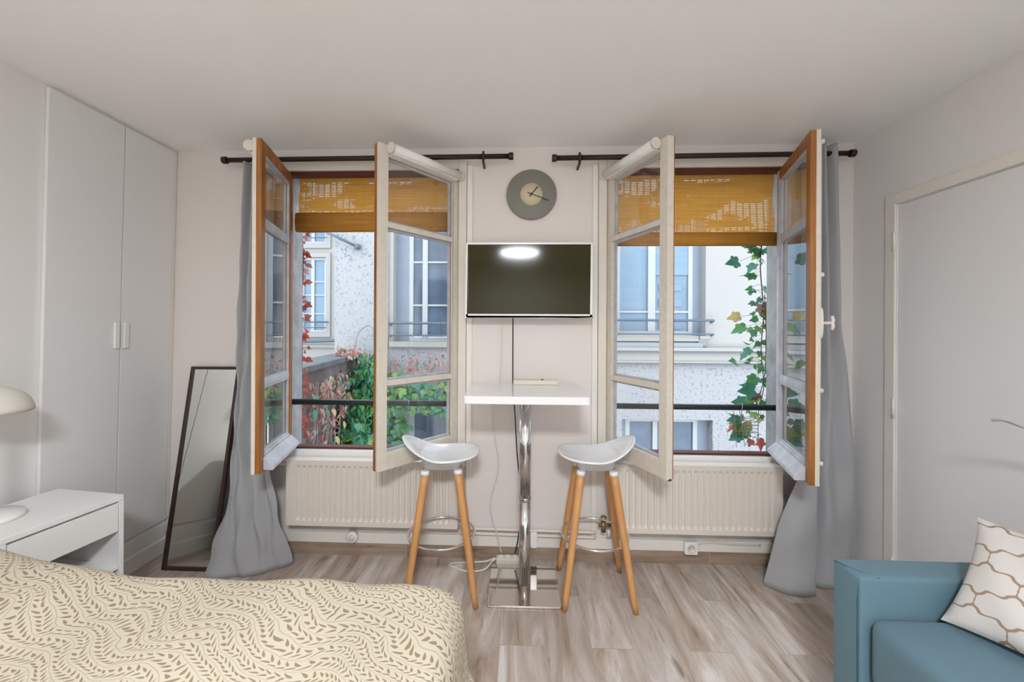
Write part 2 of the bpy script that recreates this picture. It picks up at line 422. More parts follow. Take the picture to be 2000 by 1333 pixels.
        me.update()
        o = bpy.data.objects.new(name, me); COL.objects.link(o)
        if parent is not None: o.parent = parent
        else: o.location = loc
        if solid:
            d = o.modifiers.new('Thickness', 'SOLIDIFY'); d.thickness = solid; d.offset = 0
        if bevel:
            d = o.modifiers.new('Edges', 'BEVEL'); d.width = bevel; d.segments = seg; d.limit_method = 'ANGLE'; d.angle_limit = math.radians(40)
            d.harden_normals = False
        if sub:
            d = o.modifiers.new('Round', 'SUBSURF'); d.levels = sub; d.render_levels = sub
        return o

def tag(o, label=None, cat=None, group=None, kind=None):
    if label: o['label'] = label
    if cat: o['category'] = cat
    if group: o['group'] = group
    if kind: o['kind'] = kind
    return o

def thing(name, label, cat, loc=(0, 0, 0), rz=0.0, group=None, kind=None):
    o = bpy.data.objects.new(name, None); COL.objects.link(o)
    o.empty_display_size = .05
    o.location = loc; o.rotation_euler = (0, 0, rz)
    return tag(o, label, cat, group, kind)

def copy_tree(o, parent=None):
    c = o.copy(); COL.objects.link(c)
    if parent is not None: c.parent = parent
    for ch in list(o.children): copy_tree(ch, c)
    return c

def lerp(a, b, t): return a + (b - a) * t
def smooth(t): t = max(0., min(1., t)); return t * t * (3 - 2 * t)
def rect_frame(mb, x0, x1, z0, z1, y0, y1, w, mat=0):
    mb.box((x0, y0, z0), (x0 + w, y1, z1), mat); mb.box((x1 - w, y0, z0), (x1, y1, z1), mat)
    mb.box((x0 + w, y0, z0), (x1 - w, y1, z0 + w), mat); mb.box((x0 + w, y0, z1 - w), (x1 - w, y1, z1), mat)
    return mb

def spline(pts, n=8):
    """Catmull-Rom through pts"""
    P = [Vector(p) for p in pts]; out = []
    for i in range(len(P) - 1):
        a, b, c, d = P[max(i - 1, 0)], P[i], P[i + 1], P[min(i + 2, len(P) - 1)]
        for k in range(n):
            t = k / n
            out.append(0.5 * ((2 * b) + (c - a) * t + (2 * a - 5 * b + 4 * c - d) * t * t + (3 * b - a - 3 * c + d) * t ** 3))
    out.append(P[-1]); return out

# ------------------------------------------------------------------ the setting
H = 2.47; REAR = -4.4; XR = 1.955
def xl(z): return lerp(-2.168, -2.118, z / H)      # the left wall leans a little
W1 = (-1.420, -.355); W2 = (.530, 1.566); WZ0 = .655; WZ1 = 2.310

MB().box((-2.4, REAR - .1, -.12), (2.2, .0, 0)).build('floor', M['floor']); fl = bpy.data.objects['floor']
tag(fl, 'wood look plank tile floor in brown and grey tones', 'floor', kind='structure')
c = MB().box((-2.4, REAR - .1, H), (2.2, .0, H + .12)).build('ceiling', M['ceiling'])
tag(c, 'plain white ceiling over the whole room', 'ceiling', kind='structure')

w = MB()
w.prism([(-2.4, 0), (W1[0] - .01, 0), (W1[0] - .01, .05), (-1.446, .05), (-1.462, .27), (-2.4, .27)], -.12, H + .12, mat=0)
w.prism([(W1[1] + .01, 0), (W2[0] - .01, 0), (W2[0] - .01, .05), (W2[0] + .03, .05), (W2[0] + .0, .27), (W1[1] + .0, .27), (W1[1] - .03, .05), (W1[1] + .01, .05)], -.12, H + .12)
w.prism([(W2[1] + .01, 0), (2.2, 0), (2.2, .27), (1.628, .27), (1.594, .05), (W2[1] + .01, .05)], -.12, H + .12)
for (a, b) in ((W1[0] - .01, W1[1] + .01), (W2[0] - .01, W2[1] + .01)):
    w.box((a, 0, WZ1 + .045), (b, .05, H + .12)); w.box((a - .025, .05, -.12), (b + .025, .27, WZ0 - .085)); w.box((a, 0, -.12), (b, .05, WZ0 - .05))
    w.box((a - .025, .05, WZ1 + .06), (b + .025, .27, H + .12))
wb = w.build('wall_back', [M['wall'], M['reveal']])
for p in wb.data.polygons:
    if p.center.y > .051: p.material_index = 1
tag(wb, 'white window wall behind the bar table', 'wall', kind='structure')

w = MB(); w.hexa([(xl(0) - .12, REAR, 0), (xl(0), REAR, 0), (xl(0), 0, 0), (xl(0) - .12, 0, 0), (xl(H) - .12, REAR, H), (xl(H), REAR, H), (xl(H), 0, H), (xl(H) - .12, 0, H)])
tag(w.build('wall_left', M['wall_side']), 'white left wall beside the bed', 'wall', kind='structure')
DY1 = -.268; DZ = 2.03; DY0 = -1.10
w = MB().box((XR, DY1, 0), (XR + .12, 0, H)).box((XR, REAR, 0), (XR + .12, DY0, H)).box((XR, DY0, DZ), (XR + .12, DY1, H))
tag(w.build('wall_right', M['wall_side']), 'white right wall holding the flush door', 'wall', kind='structure')
w = MB().box((-2.4, REAR - .1, 0), (2.2, REAR, H))
tag(w.build('wall_rear', M['wall_side']), 'white wall behind the viewer', 'wall', kind='structure')

# door in the right wall
d = thing('door_1', 'flush white door with hinges in the right wall behind the sofa', 'door', (XR, DY1, 0), kind='structure')
off = (XR, DY1, 0)
m = MB().box((XR + .004, DY0 + .004, .008), (XR + .044, DY1 - .006, DZ - .006)); m.build('door_leaf', M['door_white'], d, off=off, bevel=.002)
m = MB(); m.box((XR - .012, DY1, 0), (XR - .0005, DY1 + .055, DZ + .055)); m.box((XR - .012, DY0, DZ), (XR - .0005, DY1, DZ + .055)); m.box((XR - .012, DY0 - .055, 0), (XR - .0005, DY0, DZ + .055))
m.build('door_frame', M['trim'], d, off=off, bevel=.003)
for z in (1.84, .98, .16):
    m = MB().tube([(XR - .016, DY1 - .002, z - .05), (XR - .016, DY1 - .002, z + .05)], .0065, 8).box((XR - .014, DY1 + .002, z - .04), (XR - .0122, DY1 + .022, z + .04))
    m.build('hinge', M['trim'], d, off=off)

# boards along the back wall and the left wall
m = MB().box((-2.14, -.018, .076), (XR, -.0005, .140)); tag(m.build('baseboard_back', M['trim'], bevel=.004), 'cream painted board above the tile skirting on the window wall', 'baseboard', kind='structure')
m = MB().box((-2.14, -.012, 0), (XR, -.0005, .0755)); tag(m.build('trim_1', M['skirt_tile']), 'brown wood look skirting tiles under the window wall', 'skirting', kind='structure')
m = MB(); m.prism([(xl(0) + .0005, 0), (xl(0) + .020, 0), (xl(0) + .020, .085), (xl(0) + .015, .095), (xl(0) + .015, .168), (xl(0) + .007, .19), (xl(0) + .0045, .19)], -4.3, -.02, axis='y')
tag(m.build('baseboard_left', M['white']), 'white moulded baseboard along the left wall', 'baseboard', kind='structure')
# plain boards around each window and pilaster strips of the pier
def boards(n, a, b, label):
    m = MB()
    m.box((a - .050, -.022, WZ0 - .10), (a - .002, -.0005, 2.385)); m.box((b + .002, -.022, WZ0 - .10), (b + .050, -.0005, 2.385))
    m.box((a - .002, -.022, WZ1 + .024), (b + .002, -.0005, 2.385))
    tag(m.build(n, M['cream'], bevel=.004), label, 'trim', kind='structure')
boards('trim_2', W1[0], W1[1], 'cream board surround of the left window')
boards('trim_3', W2[0], W2[1], 'cream board surround of the right window')
m = MB().box((W1[1] + .052, -.014, .141), (W1[1] + .085, -.0005, 2.36)); m.box((W2[0] - .085, -.014, .141), (W2[0] - .052, -.0005, 2.36))
tag(m.build('trim_4', M['trim'], bevel=.003), 'slim vertical battens either side of the pier between the windows', 'trim', kind='structure')

# ------------------------------------------------------------------ windows with their open sashes
SH = WZ1 - WZ0 - .004
def make_sash(parent, off, hinge, free, left, outer_end=None, cream_end=False, cassette=True, hingestile='varnish', shiny=False, name='window_sash'):
    hx, hy = hinge; d = Vector((free[0] - hx, free[1] - hy)); Wd = d.length; d.normalize()
    n = Vector((d.y, -d.x)) if left else Vector((-d.y, d.x))      # interior normal
    def fr(x, y, z): return (hx + d.x * x + n.x * y, hy + d.y * x + n.y * y, WZ0 + .002 + z)
    ti, t = .018, .042
    if cream_end: ti = .036
    hs, fs, tr, br = .045, .052, .055, .085
    m = MB()
    # interior layer, cream; exterior layer, varnished or weathered
    for (y0, y1, mats) in ((-ti, 0, (0, 0, 0, 0, 0)), (-t, -ti, (1 if hingestile == 'varnish' else 2, 1, 1, 2, 2))):
        m.box((0, y0, 0), (hs, y1, SH), mats[0], fr)
        m.box((Wd - fs, y0, 0), (Wd, y1, SH), mats[1], fr)
        m.box((hs, y0, SH - tr), (Wd - fs, y1, SH), mats[2], fr)
        m.box((hs, y0, 0), (Wd - fs, y1, br), mats[3], fr)
        for zb in (1.250, .440):
            m.box((hs, y0 + .004, zb - .014), (Wd - fs, y1 - (.004 if y1 == 0 else 0), zb + .014), mats[4], fr)
    s = m.build(name, [M['cream_worn'], M['varnish'], M['greypaint']], parent, off=off, bevel=.002)
    # one window's panes
    g = MB()
    for z0, z1 in ((br, .426), (.454, 1.236), (1.264, SH - tr)):
        P = [fr(hs, -.021, z0), fr(Wd - fs, -.021, z0), fr(Wd - fs, -.021, z1), fr(hs, -.021, z1)]
        o = len(g.v); g.v += P; g.face((o, o + 1, o + 2, o + 3))
    g.build('glass_panes', M['glass' if shiny is False else 'glass_shiny'], s, off=off, recalc=False)
    # putty beads round the panes outside
    b = MB()
    for z0, z1 in ((br, .426), (.454, 1.236), (1.264, SH - tr)):
        w_ = .012
        for (xa, xb, za, zb) in ((hs, hs + w_, z0, z1), (Wd - fs - w_, Wd - fs, z0, z1), (hs + w_, Wd - fs - w_, z0, z0 + w_), (hs + w_, Wd - fs - w_, z1 - w_, z1)):
            b.box((xa, -.036, za), (xb, -.023, zb), 0, fr)
    b.build('glazing_bead', M['greypaint'], s, off=off)
    # weather bar outside at the foot
    q = MB(); q.prism([(-t - .0005, .010), (-t - .045, .004), (-t - .050, .012), (-t - .046, .028), (-t - .006, .070), (-t - .0005, .072)], .02, Wd - .035, axis='x', fr=fr)
    q.build('weather_bar', M['greypaint'], s, off=off, bevel=.003)
    if cassette:
        k = MB()
        a0, a1 = Vector(fr(.02, .030, SH - .022)), Vector(fr(Wd - .055, .030, SH - .022))
        k.tube([a0, a1], .024, 14); k.box((.03, .002, SH - .050), (Wd - .065, .030, SH - .020), 0, fr)
        kk = k.build('roller_blind_cassette', M['white_matt'], s, off=off)
        e = MB()
        for x0, x1 in ((.008, .020), (Wd - .055, Wd - .043)):
            e.tube([fr(x0, .030, SH - .022), fr(x1, .030, SH - .022)], .0275, 14)
        e.build('end_cap', M['clock_grey'] if False else M['cream'], kk, off=off)
    return s, fr, Wd

def make_window(name, a, b, label):
    loc = ((a + b) / 2, 0, WZ0)
    w = thing(name, label, 'window', loc, kind='structure')
    m = MB()
    m.box((a - .009, .002, WZ0 - .05), (a + .0, .049, WZ1 + .044), 0); m.box((b, .002, WZ0 - .05), (b + .009, .049, WZ1 + .044), 0)
    m.box((a, .002, WZ1 + .002), (b, .049, WZ1 + .044), 0)
    m.build('window_frame', M['redpaint'], w, off=loc)
    m = MB().box((a, .004, WZ0 - .018), (b, .060, WZ0 - .004), 0); m.build('threshold_bar', M['redpaint'], w, off=loc, bevel=.003)
    m = MB().box((a - .0, -.020, WZ0 - .095), (b + .0, .003, WZ0 - .019), 0).box((a - .02, -.030, WZ0 - .115), (b + .02, -.001, WZ0 - .096))
    m.build('sill_apron', M['white'], w, off=loc, bevel=.004)
    m = MB().box((a + .66, -.024, WZ0 - .052), (a + .69, -.0205, WZ0 - .035)).tube([(a + .675, -.03, WZ0 - .048), (a + .675, -.021, WZ0 - .048)], .006, 8)
    m.build('catch', M['white_plastic'], w, off=loc)
    return w, loc

win1, off1 = make_window('window_1', W1[0], W1[1], 'left window with two sashes standing open into the room')
win2, off2 = make_window('window_2', W2[0], W2[1], 'right window with two sashes standing open into the room')
sA, frA, wA = make_sash(win1, off1, (W1[0], -.004), (-1.296, -.497), True, shiny=True)
sB, frB, wB = make_sash(win1, off1, (W1[1], -.004), (-.690, -.436), False)
sC, frC, wC = make_sash(win2, off2, (W2[0], -.004), (.716, -.466), True, cream_end=True)
sD, frD, wD = make_sash(win2, off2, (W2[1], -.004), (1.397, -.508), False, cassette=False, hingestile='grey', shiny=True)
sA['label'] = 'left sash of left window showing its brown outer side'
sB['label'] = 'cream inner face of sash with roller blind beside left stool'
sC['label'] = 'cream inner face of sash with roller blind beside right stool'
sD['label'] = 'far right sash with orange varnished stile and window knob'
# espagnolette hardware on sash D
m = MB()
m.tube([frD(wD - .026, .006, .05), frD(wD - .026, .006, SH - .05)], .005, 8)
for z in (1.60, .98, .44, .10): m.lathe([(.0, -.012), (.012, -.008), (.012, .008), (0, .012)], frD(wD - .026, .010, z), 10)
m.build('espagnolette_rod', M['cream'], sD, off=off2)
m = MB()
pl = [(wD - .026 + .020 * math.cos(k / 16 * 2 * PI), .755 + .072 * math.sin(k / 16 * 2 * PI)) for k in range(16)]
m.prism(pl, .0, .014, axis='y', fr=lambda x, y, z: frD(x, y, z))
m.tube([frD(wD - .026, .012, .755), frD(wD - .026, .050, .755)], .007, 10)
m.tube([frD(wD - .026, .052, .722), frD(wD - .026, .056, .74), frD(wD - .026, .053, .755), frD(wD - .026, .056, .77), frD(wD - .026, .052, .788)], [.007, .008, .008, .008, .007], 10)
m.build('window_knob', M['cream'], sD, off=off2)
# strike plates and old latch on the free stile of sash B
m = MB()
def frBe(a, b, c): return frB(wB + a, b, c)
for z in (.055, .10): m.box((.0003, -.036, z), (.0018, -.022, z + .012), 0, frBe)
m.box((.0003, -.034, .60), (.004, -.026, .72), 0, frBe); m.box((.0003, -.036, 1.50), (.0018, -.03, 1.52), 0, frBe)
m.build('latch_plate', M['steel'], sB, off=off1)
m = MB(); m.box((-.02, -.030, -.006), (.002, -.016, .004), 0, lambda a, b, c: frC(wC + a, b, c)); m.build('rusty_pin', M['redpaint'], sC, off=off2)
m = MB()
for z in (.18, .85, 1.5): m.tube([frB(-.002, .006, z - .04), frB(-.002, .006, z + .04)], .006, 8)
m.build('hinge', M['cream'], sB, off=off1)
m = MB()
for z in (.18, .85, 1.5): m.tube([frC(-.002, .006, z - .04), frC(-.002, .006, z + .04)], .006, 8)
m.build('hinge', M['cream'], sC, off=off2)

# ------------------------------------------------------------------ woven shades outside the openings
def shade(x0, x1, zt, zf, zb, label):
    loc = ((x0 + x1) / 2, .085, zt)
    t = thing('woven_shade', label, 'shade', loc, group=None)
    m = MB()
    def f(u, v):
        return (lerp(x0, x1, u) + .004 * math.sin(v * 9 + u), .085 + .006 * math.sin(v * PI * 1.3) + .003 * math.sin(u * 14 + v * 5), lerp(zt, zf - .01, v))
    m.grid(f, 40, 14); m.build('woven_panel', M['bamboo'], t, off=loc, recalc=False)
    prof = [(.070, zf), (.060, zf - .012), (.056, lerp(zf, zb, .5)), (.062, zb + .008), (.075, zb), (.098, zb + .004), (.106, lerp(zf, zb, .5)), (.100, zf - .008), (.088, zf)]
    m = MB().prism(prof, x0 - .010, x1 + .012, axis='x', smooth=True)
    m.build('folded_stack', M['bamboo_fold'], t, off=loc)
    m = MB().box((x0, .070, zt - .001), (x1, .100, zt + .024)); m.build('head_rail', M['bamboo_fold'], t, off=loc)
    return t
shade(-1.388, -.40, 2.330, 2.104, 1.984, 'orange brown woven shade half drawn up outside the left window')
shade(.575, 1.556, 2.330, 1.972, 1.890, 'orange brown woven shade with light holes outside the right window')

# ------------------------------------------------------------------ safety rails
m = MB().tube([(-1.455, .14, .899), (-.32, .14, .899)], .019, 14)
tag(m.build('safety_rail', M['rail'], loc=(-1.455, .14, .899)), 'dark iron guard rail across the left window opening', 'rail')
m = MB().tube([(.535, .14, .897), (1.612, .14, .897)], .018, 14)
tag(m.build('safety_rail', M['rail'], loc=(1.612, .14, .897)), 'dark iron guard rail across the right window opening', 'rail')
m = MB()
m.tube(spline([(1.402, .118, .70), (1.385, .115, .84), (1.392, .116, .915), (1.396, .14, .9185), (1.398, .164, .90), (1.405, .150, .80), (1.42, .14, .665)], 6), .0022, 6)
m.tube(spline([(1.392, .114, .86), (1.43, .112, .78), (1.435, .113, .74), (1.405, .112, .66)], 6), .0018, 6)
m.tube(spline([(1.390, .113, .862), (1.404, .112, .80), (1.425, .112, .70), (1.437, .112, .66)], 6), .0026, 6)
m.tube(spline([(1.340, .118, .88), (1.352, .116, .78), (1.358, .115, .655)], 6), .0014, 6)
tag(m.build('tie_wire', M['steel'], loc=(1.392, .116, .70)), 'thin grey wire looped over the right guard rail', 'wire')

# ------------------------------------------------------------------ curtain rods
def rod(x0, x1, za, zb, caps, bracket, label):
    loc = (x0, -.095, za)
    t = thing('curtain_rod', label, 'curtain rod', loc)
    m = MB().tube([(x0, -.095, za), (x1, -.095, zb)], .0145, 14); m.build('pole', M['rod'], t, off=loc)
    for x, z in caps:
        m = MB().tube([(x - .014, -.095, z), (x + .014, -.095, z)], .021, 14); m.build('finial', M['rod'], t, off=loc, bevel=.003)
    for x in bracket:
        z = lerp(za, zb, (x - x0) / (x1 - x0))
        m = MB().tube([(x - .008, -.095, z), (x + .008, -.095, z)], .0185, 14).box((x - .006, -.095, z - .034), (x + .006, -.081, z + .032)).box((x - .006, -.09, z - .034), (x + .006, -.0005, z - .022))
        m.build('bracket', M['rod'], t, off=loc)
rod(-1.735, -.040, 2.370, 2.376, [(-1.735, 2.370), (-.040, 2.376)], [-.200], 'dark brown curtain rod above the left window')
rod(.210, 1.870, 2.362, 2.372, [(.210, 2.362), (1.870, 2.372)], [.355], 'dark brown curtain rod above the right window')

# ------------------------------------------------------------------ curtains
def path_interp(P, u):
    n = len(P) - 1; x = u * n; i = min(int(x), n - 1); t = x - i
    a, b, c, d = P[max(i - 1, 0)], P[i], P[i + 1], P[min(i + 2, n)]
    r = []
    for k in range(2):
        r.append(0.5 * (2 * b[k] + (c[k] - a[k]) * t + (2 * a[k] - 5 * b[k] + 4 * c[k] - d[k]) * t * t + (3 * b[k] - a[k] - 3 * c[k] + d[k]) * t ** 3))
    return r
def curtain(levels, label, zt, nu=130, nv=80, crumple=.006, thick=.003):
    """levels: list of (z, path of (x,y)) from top to bottom"""
    seed = rnd.random() * 9
    def f(u, v):
        z = lerp(zt, levels[-1][0], v)
        for i in range(len(levels) - 1):
            if z >= levels[i + 1][0] - 1e-6: break
        z0, z1 = levels[i][0], levels[i + 1][0]; t = smooth((z0 - z) / (z0 - z1)) * .5 + .5 * (z0 - z) / (z0 - z1)
        p, q = path_interp(levels[i][1], u), path_interp(levels[i + 1][1], u)
        low = 1 - z / zt
        cx = crumple * low * (math.sin(9 * z + 17 * u + seed) + math.sin(21 * z - 13 * u))
        zz = z
        return (lerp(p[0], q[0], t) + cx, lerp(p[1], q[1], t) + cx * .7, zz)
    loc = (levels[-1][1][0][0], levels[-1][1][0][1], 0)
    m = MB().grid(f, nu, nv)
    o = m.build('curtain', M['curtain'], loc=loc, solid=thick, recalc=False)
    return tag(o, label, 'curtain')
topL = [(-1.625, -.075), (-1.60, -.125), (-1.575, -.075), (-1.55, -.122), (-1.525, -.075), (-1.50, -.122), (-1.475, -.08), (-1.455, -.12), (-1.440, -.085)]
curtain([
    (2.352, topL),
    (1.35, [(-1.655, -.06), (-1.635, -.12), (-1.60, -.08), (-1.57, -.135), (-1.535, -.08), (-1.505, -.135), (-1.48, -.085), (-1.46, -.13), (-1.445, -.095)]),
    (.66, [(-1.655, -.08), (-1.64, -.14), (-1.625, -.13), (-1.585, -.185), (-1.54, -.13), (-1.50, -.19), (-1.465, -.135), (-1.445, -.165), (-1.425, -.155)]),
    (.33, [(-1.632, -.215), (-1.605, -.245), (-1.58, -.215), (-1.535, -.225), (-1.49, -.19), (-1.455, -.215), (-1.415, -.175), (-1.39, -.185), (-1.36, -.165)]),
    (.14, [(-1.668, -.262), (-1.622, -.270), (-1.57, -.245), (-1.52, -.255), (-1.47, -.215), (-1.43, -.22), (-1.39, -.175), (-1.36, -.175), (-1.325, -.145)]),
    (.004, [(-1.710, -.278), (-1.640, -.286), (-1.56, -.262), (-1.51, -.262), (-1.455, -.235), (-1.41, -.215), (-1.37, -.175), (-1.335, -.16), (-1.300, -.125)]),
], 'grey curtain bunched at the left window with its hem spread beside the mirror', 2.352)
topR = [(1.600, -.085), (1.618, -.122), (1.64, -.075), (1.662, -.122), (1.685, -.075), (1.707, -.122), (1.73, -.075), (1.762, -.122), (1.795, -.09)]
curtain([
    (2.42, topR),
    (1.45, [(1.590, -.10), (1.61, -.145), (1.635, -.085), (1.66, -.14), (1.69, -.08), (1.715, -.14), (1.745, -.075), (1.785, -.125), (1.81, -.085)]),
    (1.05, [(1.580, -.12), (1.60, -.16), (1.63, -.11), (1.64, -.14), (1.68, -.09), (1.715, -.15), (1.76, -.09), (1.82, -.135), (1.862, -.075)]),
    (.64, [(1.555, -.165), (1.585, -.20), (1.625, -.185), (1.60, -.14), (1.64, -.11), (1.69, -.17), (1.755, -.12), (1.84, -.15), (1.905, -.07)]),
    (.30, [(1.415, -.185), (1.49, -.245), (1.585, -.235), (1.565, -.165), (1.61, -.135), (1.67, -.195), (1.745, -.185), (1.84, -.16), (1.915, -.07)]),
    (.004, [(1.330, -.195), (1.43, -.268), (1.555, -.270), (1.55, -.195), (1.58, -.165), (1.65, -.205), (1.735, -.215), (1.83, -.16), (1.915, -.06)]),
], 'long grey curtain gathered beyond the open far right sash, behind the sofa', 2.42)

# ------------------------------------------------------------------ radiators
def radiator(x0, x1, z0, z1, label, valve_side):
    loc = ((x0 + x1) / 2, -.07, z0)
    t = thing('radiator', label, 'radiator', loc)
    yb, yf = -.036, -.112
    m = MB()
    # corrugated front panel
    pts = []; n = int((x1 - x0 - .10) / .0333); xa = x0 + .05; st = (x1 - x0 - .10) / n
    prof = []
    for i in range(n):
        for f_, y in ((0, 0), (.28, 0), (.42, .009), (.86, .009)): prof.append((xa + (i + f_) * st, y))
    prof.append((x1 - .05, 0))
    zs = [z0 + .028, z0 + .045, z1 - .045, z1 - .028]
    for j in range(3):
        for i in range(len(prof) - 1):
            (p, a), (q, b) = prof[i], prof[i + 1]
            k0, k1 = (0 if j == 0 else 1), (0 if j == 2 else 1)
            o = len(m.v)
            m.v += [(p, yf + a * k0, zs[j]), (q, yf + b * k0, zs[j]), (q, yf + b * k1, zs[j + 1]), (p, yf + a * k1, zs[j + 1])]
            m.face((o, o + 1, o + 2, o + 3))
    m.box((x0, yf, z0), (x0 + .05, yf + .012, z1)); m.box((x1 - .05, yf, z0), (x1, yf + .012, z1))
    m.box((x0 + .05, yf, z0), (x1 - .05, yf + .012, z0 + .028)); m.box((x0 + .05, yf, z1 - .028), (x1 - .05, yf + .012, z1))
    m.build('front_panel', M['radiator'], t, off=loc, recalc=True)
    m = MB().box((x0 + .01, yb - .012, z0 + .01), (x1 - .01, yb, z1 - .01)); m.build('back_panel', M['radiator'], t, off=loc)
    m = MB()
    m.box((x0, yf + .0125, z1 - .012), (x1, yb, z1 - .002))
    m.build('top_grille', M['radiator'], t, off=loc)
    m = MB().box((x0 - .003, yf + .004, z0 + .006), (x0 - .0005, yb, z1)); m.build('side_panel', M['radiator'], t, off=loc); m = MB().box((x1 + .0005, yf + .004, z0 + .006), (x1 + .003, yb, z1)); m.build('side_panel', M['radiator'], t, off=loc)
    m = MB().box((x0 + .2, yb, z0 + .1), (x0 + .24, -.001, z1 - .1)); m.build('wall_bracket', M['steel'], t, off=loc); m = MB().box((x1 - .24, yb, z0 + .1), (x1 - .2, -.001, z1 - .1)); m.build('wall_bracket', M['steel'], t, off=loc)
    if valve_side:
        xv = x0 - .055
        v = MB().tube([(xv - .028, -.075, z0 + .025), (xv + .052, -.075, z0 + .025)], .010, 10).tube([(xv, -.075, z0 - .012), (xv, -.075, z0 + .05)], .013, 10).lathe([(.017, .05), (.017, .075), (.010, .08)], (xv, -.075, z0), 12)
        v = v.build('valve', M['brass'], t, off=loc)
        v2 = MB().tube([(xv + .03, -.075, z0 - .04), (xv + .03, -.075, z0 + .0)], .009, 10); v2.build('drain_cap', M['white_plastic'], v, off=loc)
    return t
radiator(-1.345, -.338, .222, .604, 'cream ribbed radiator beneath the left window', False)
radiator(.560, 1.490, .222, .612, 'cream ribbed radiator beneath the right window', True)
for z, y, lab in ((.188, -.032, 'upper cream heating pipe between the two radiators'), (.160, -.034, 'lower cream heating pipe between the two radiators')):
    pts = [(-.330, y - .03, z + .05), (-.322, y - .02, z + .02), (-.30, y, z), (-.2, y, z), (0.2, y, z - .004), (.47, y, z - .006)]
    if z < .17: pts = [(-.330, y - .0, z + .002)] + pts[2:]
    tag(MB().tube(spline(pts, 5), .0085, 10).build('heating_pipe', M['cream'], loc=(-.32, y, z)), lab, 'pipe')

# ------------------------------------------------------------------ wall clock
t = thing('wall_clock', 'round grey wall clock with cream centre above the television', 'clock', (.082, 0, 2.18))
off = (.082, 0, 2.18); m = MB().lathe([(.0, 0), (.147, -.0015), (.149, -.006), (.149, -.018), (.146, -.020), (.0, -.020)], (.082, -.001, 2.18), 64, axis='y'); m.build('clock_face', M['clock_grey'], t, off=off)
m = MB().lathe([(.0, -.0205), (.066, -.0205), (.066, -.024), (0, -.024)], (.082, -.001, 2.18), 48, axis='y'); m.build('centre_disc', M['clock_cream'], t, off=off)
def hand(ang, l, tail, w, y):
    a = math.radians(ang); dx, dz = math.sin(a), math.cos(a); px, pz = dz, -dx
    P = []
    for s_, r_ in ((-1, -tail), (1, -tail), (1, l), (-1, l)):
        P.append((.082 + dx * r_ + px * w * s_, 2.18 + dz * r_ + pz * w * s_))
    return MB().prism(P, y - .0015, y, axis='y')
hand(40, .058, .020, .0028, -.0265).build('hour_hand', M['black'], t, off=off)
hand(111, .108, .026, .0022, -.029).build('minute_hand', M['black'], t, off=off)
MB().lathe([(0, -.0255), (.006, -.0255), (.006, -.032), (0, -.032)], (.082, 0, 2.18), 12, axis='y').build('pivot', M['black'], t, off=off)

# ------------------------------------------------------------------ television
t = thing('television', 'white framed flat television on the pier below the clock', 'television', (.066, -.10, 1.445))
off = (.066, -.10, 1.445); a, b, z0, z1 = -.296, .428, 1.444, 1.872
m = MB(); rect_frame(m, a, b, z0, z1, -.122, -.095, .012); m.box((a, -.122, z0), (b, -.095, z0 + .020)); m.box((a + .012, -.095, z0 + .012), (b - .012, -.078, z1 - .012)); m.box((a + .12, -.078, z0 + .05), (b - .12, -.055, z1 - .12))
m.build('casing', M['white_plastic'], t, off=off, bevel=.003)
MB().box((a + .0125, -.1185, z0 + .0205), (b - .0125, -.0955, z1 - .0125)).build('screen', M['screen'], t, off=off)
MB().box((.0, -.0545, 1.58), (.13, -.0005, 1.74)).build('wall_mount', M['black'], t, off=off)
MB().lathe([(0, -.1222), (.004, -.1222), (.004, -.1236), (0, -.1236)], (-.215, 0, z0 + .010), 10, axis='y').build('power_light', M['clock_cream'], t, off=off)
MB().box((.118, -.118, z0 - .006), (.150, -.100, z0 - .0005)).build('badge_tab', M['white_plastic'], t, off=off)

# ------------------------------------------------------------------ bar table
t = thing('bar_table', 'tall white topped bar table with chrome column and square steel foot', 'table', (.047, -.25, 0)); off = (.047, -.25, 0)
m = MB()
def rrect(x0, x1, y0, y1, r, n=6):
    P = []
    for cx, cy, a0 in ((x1 - r, y1 - r, 0), (x0 + r, y1 - r, 90), (x0 + r, y0 + r, 180), (x1 - r, y0 + r, 270)):
        for k in range(n + 1):
            w_ = math.radians(a0 + 90 * k / n); P.append((cx + r * math.cos(w_), cy + r * math.sin(w_)))
    return P
m.prism(rrect(-.254, .350, -.530, -.050, .022), 1.022, 1.060); m.build('table_top', M['table_white'], t, off=off, bevel=.004)
m = MB().lathe([(.0325, .478), (.0325, 1.010)], (.047, -.25, 0), 32); m.lathe([(.075, 1.010), (.075, 1.0215)], (.047, -.25, 0), 24); m.build('upper_column', M['chrome'], t, off=off)
m = MB().lathe([(.0295, .013), (.0295, .4775)], (.047, -.25, 0), 32); m.lathe([(.0345, .462), (.0355, .466), (.0355, .474), (.0345, .4775)], (.047, -.25, 0), 32); m.build('lower_column', M['steel'] if False else M['chrome'], t, off=off)
m = MB().prism(rrect(-.142, .226, -.432, -.085, .006), .001, .0125); m.build('base_plate', M['base_chrome'], t, off=off, bevel=.002)

# white flat box on the table
t = thing('socket_box', 'long white socket box lying on the bar table near the wall', 'power strip', (.105, -.10, 1.06)); off = (.105, -.10, 1.06)
MB().prism(rrect(-.020, .232, -.128, -.068, .006), 1.0605, 1.086).build('casing', M['cable_white'], t, off=off, bevel=.003)
for x in (.165, .205):
    MB().lathe([(.014, 1.0862), (.014, 1.0885), (.010, 1.0885)], (x, -.098, 0), 16).build('socket_outlet', M['cream'], t, off=off)
MB().box((.140, -.106, 1.0862), (.152, -.090, 1.0905)).build('switch', M['black'], t, off=off)

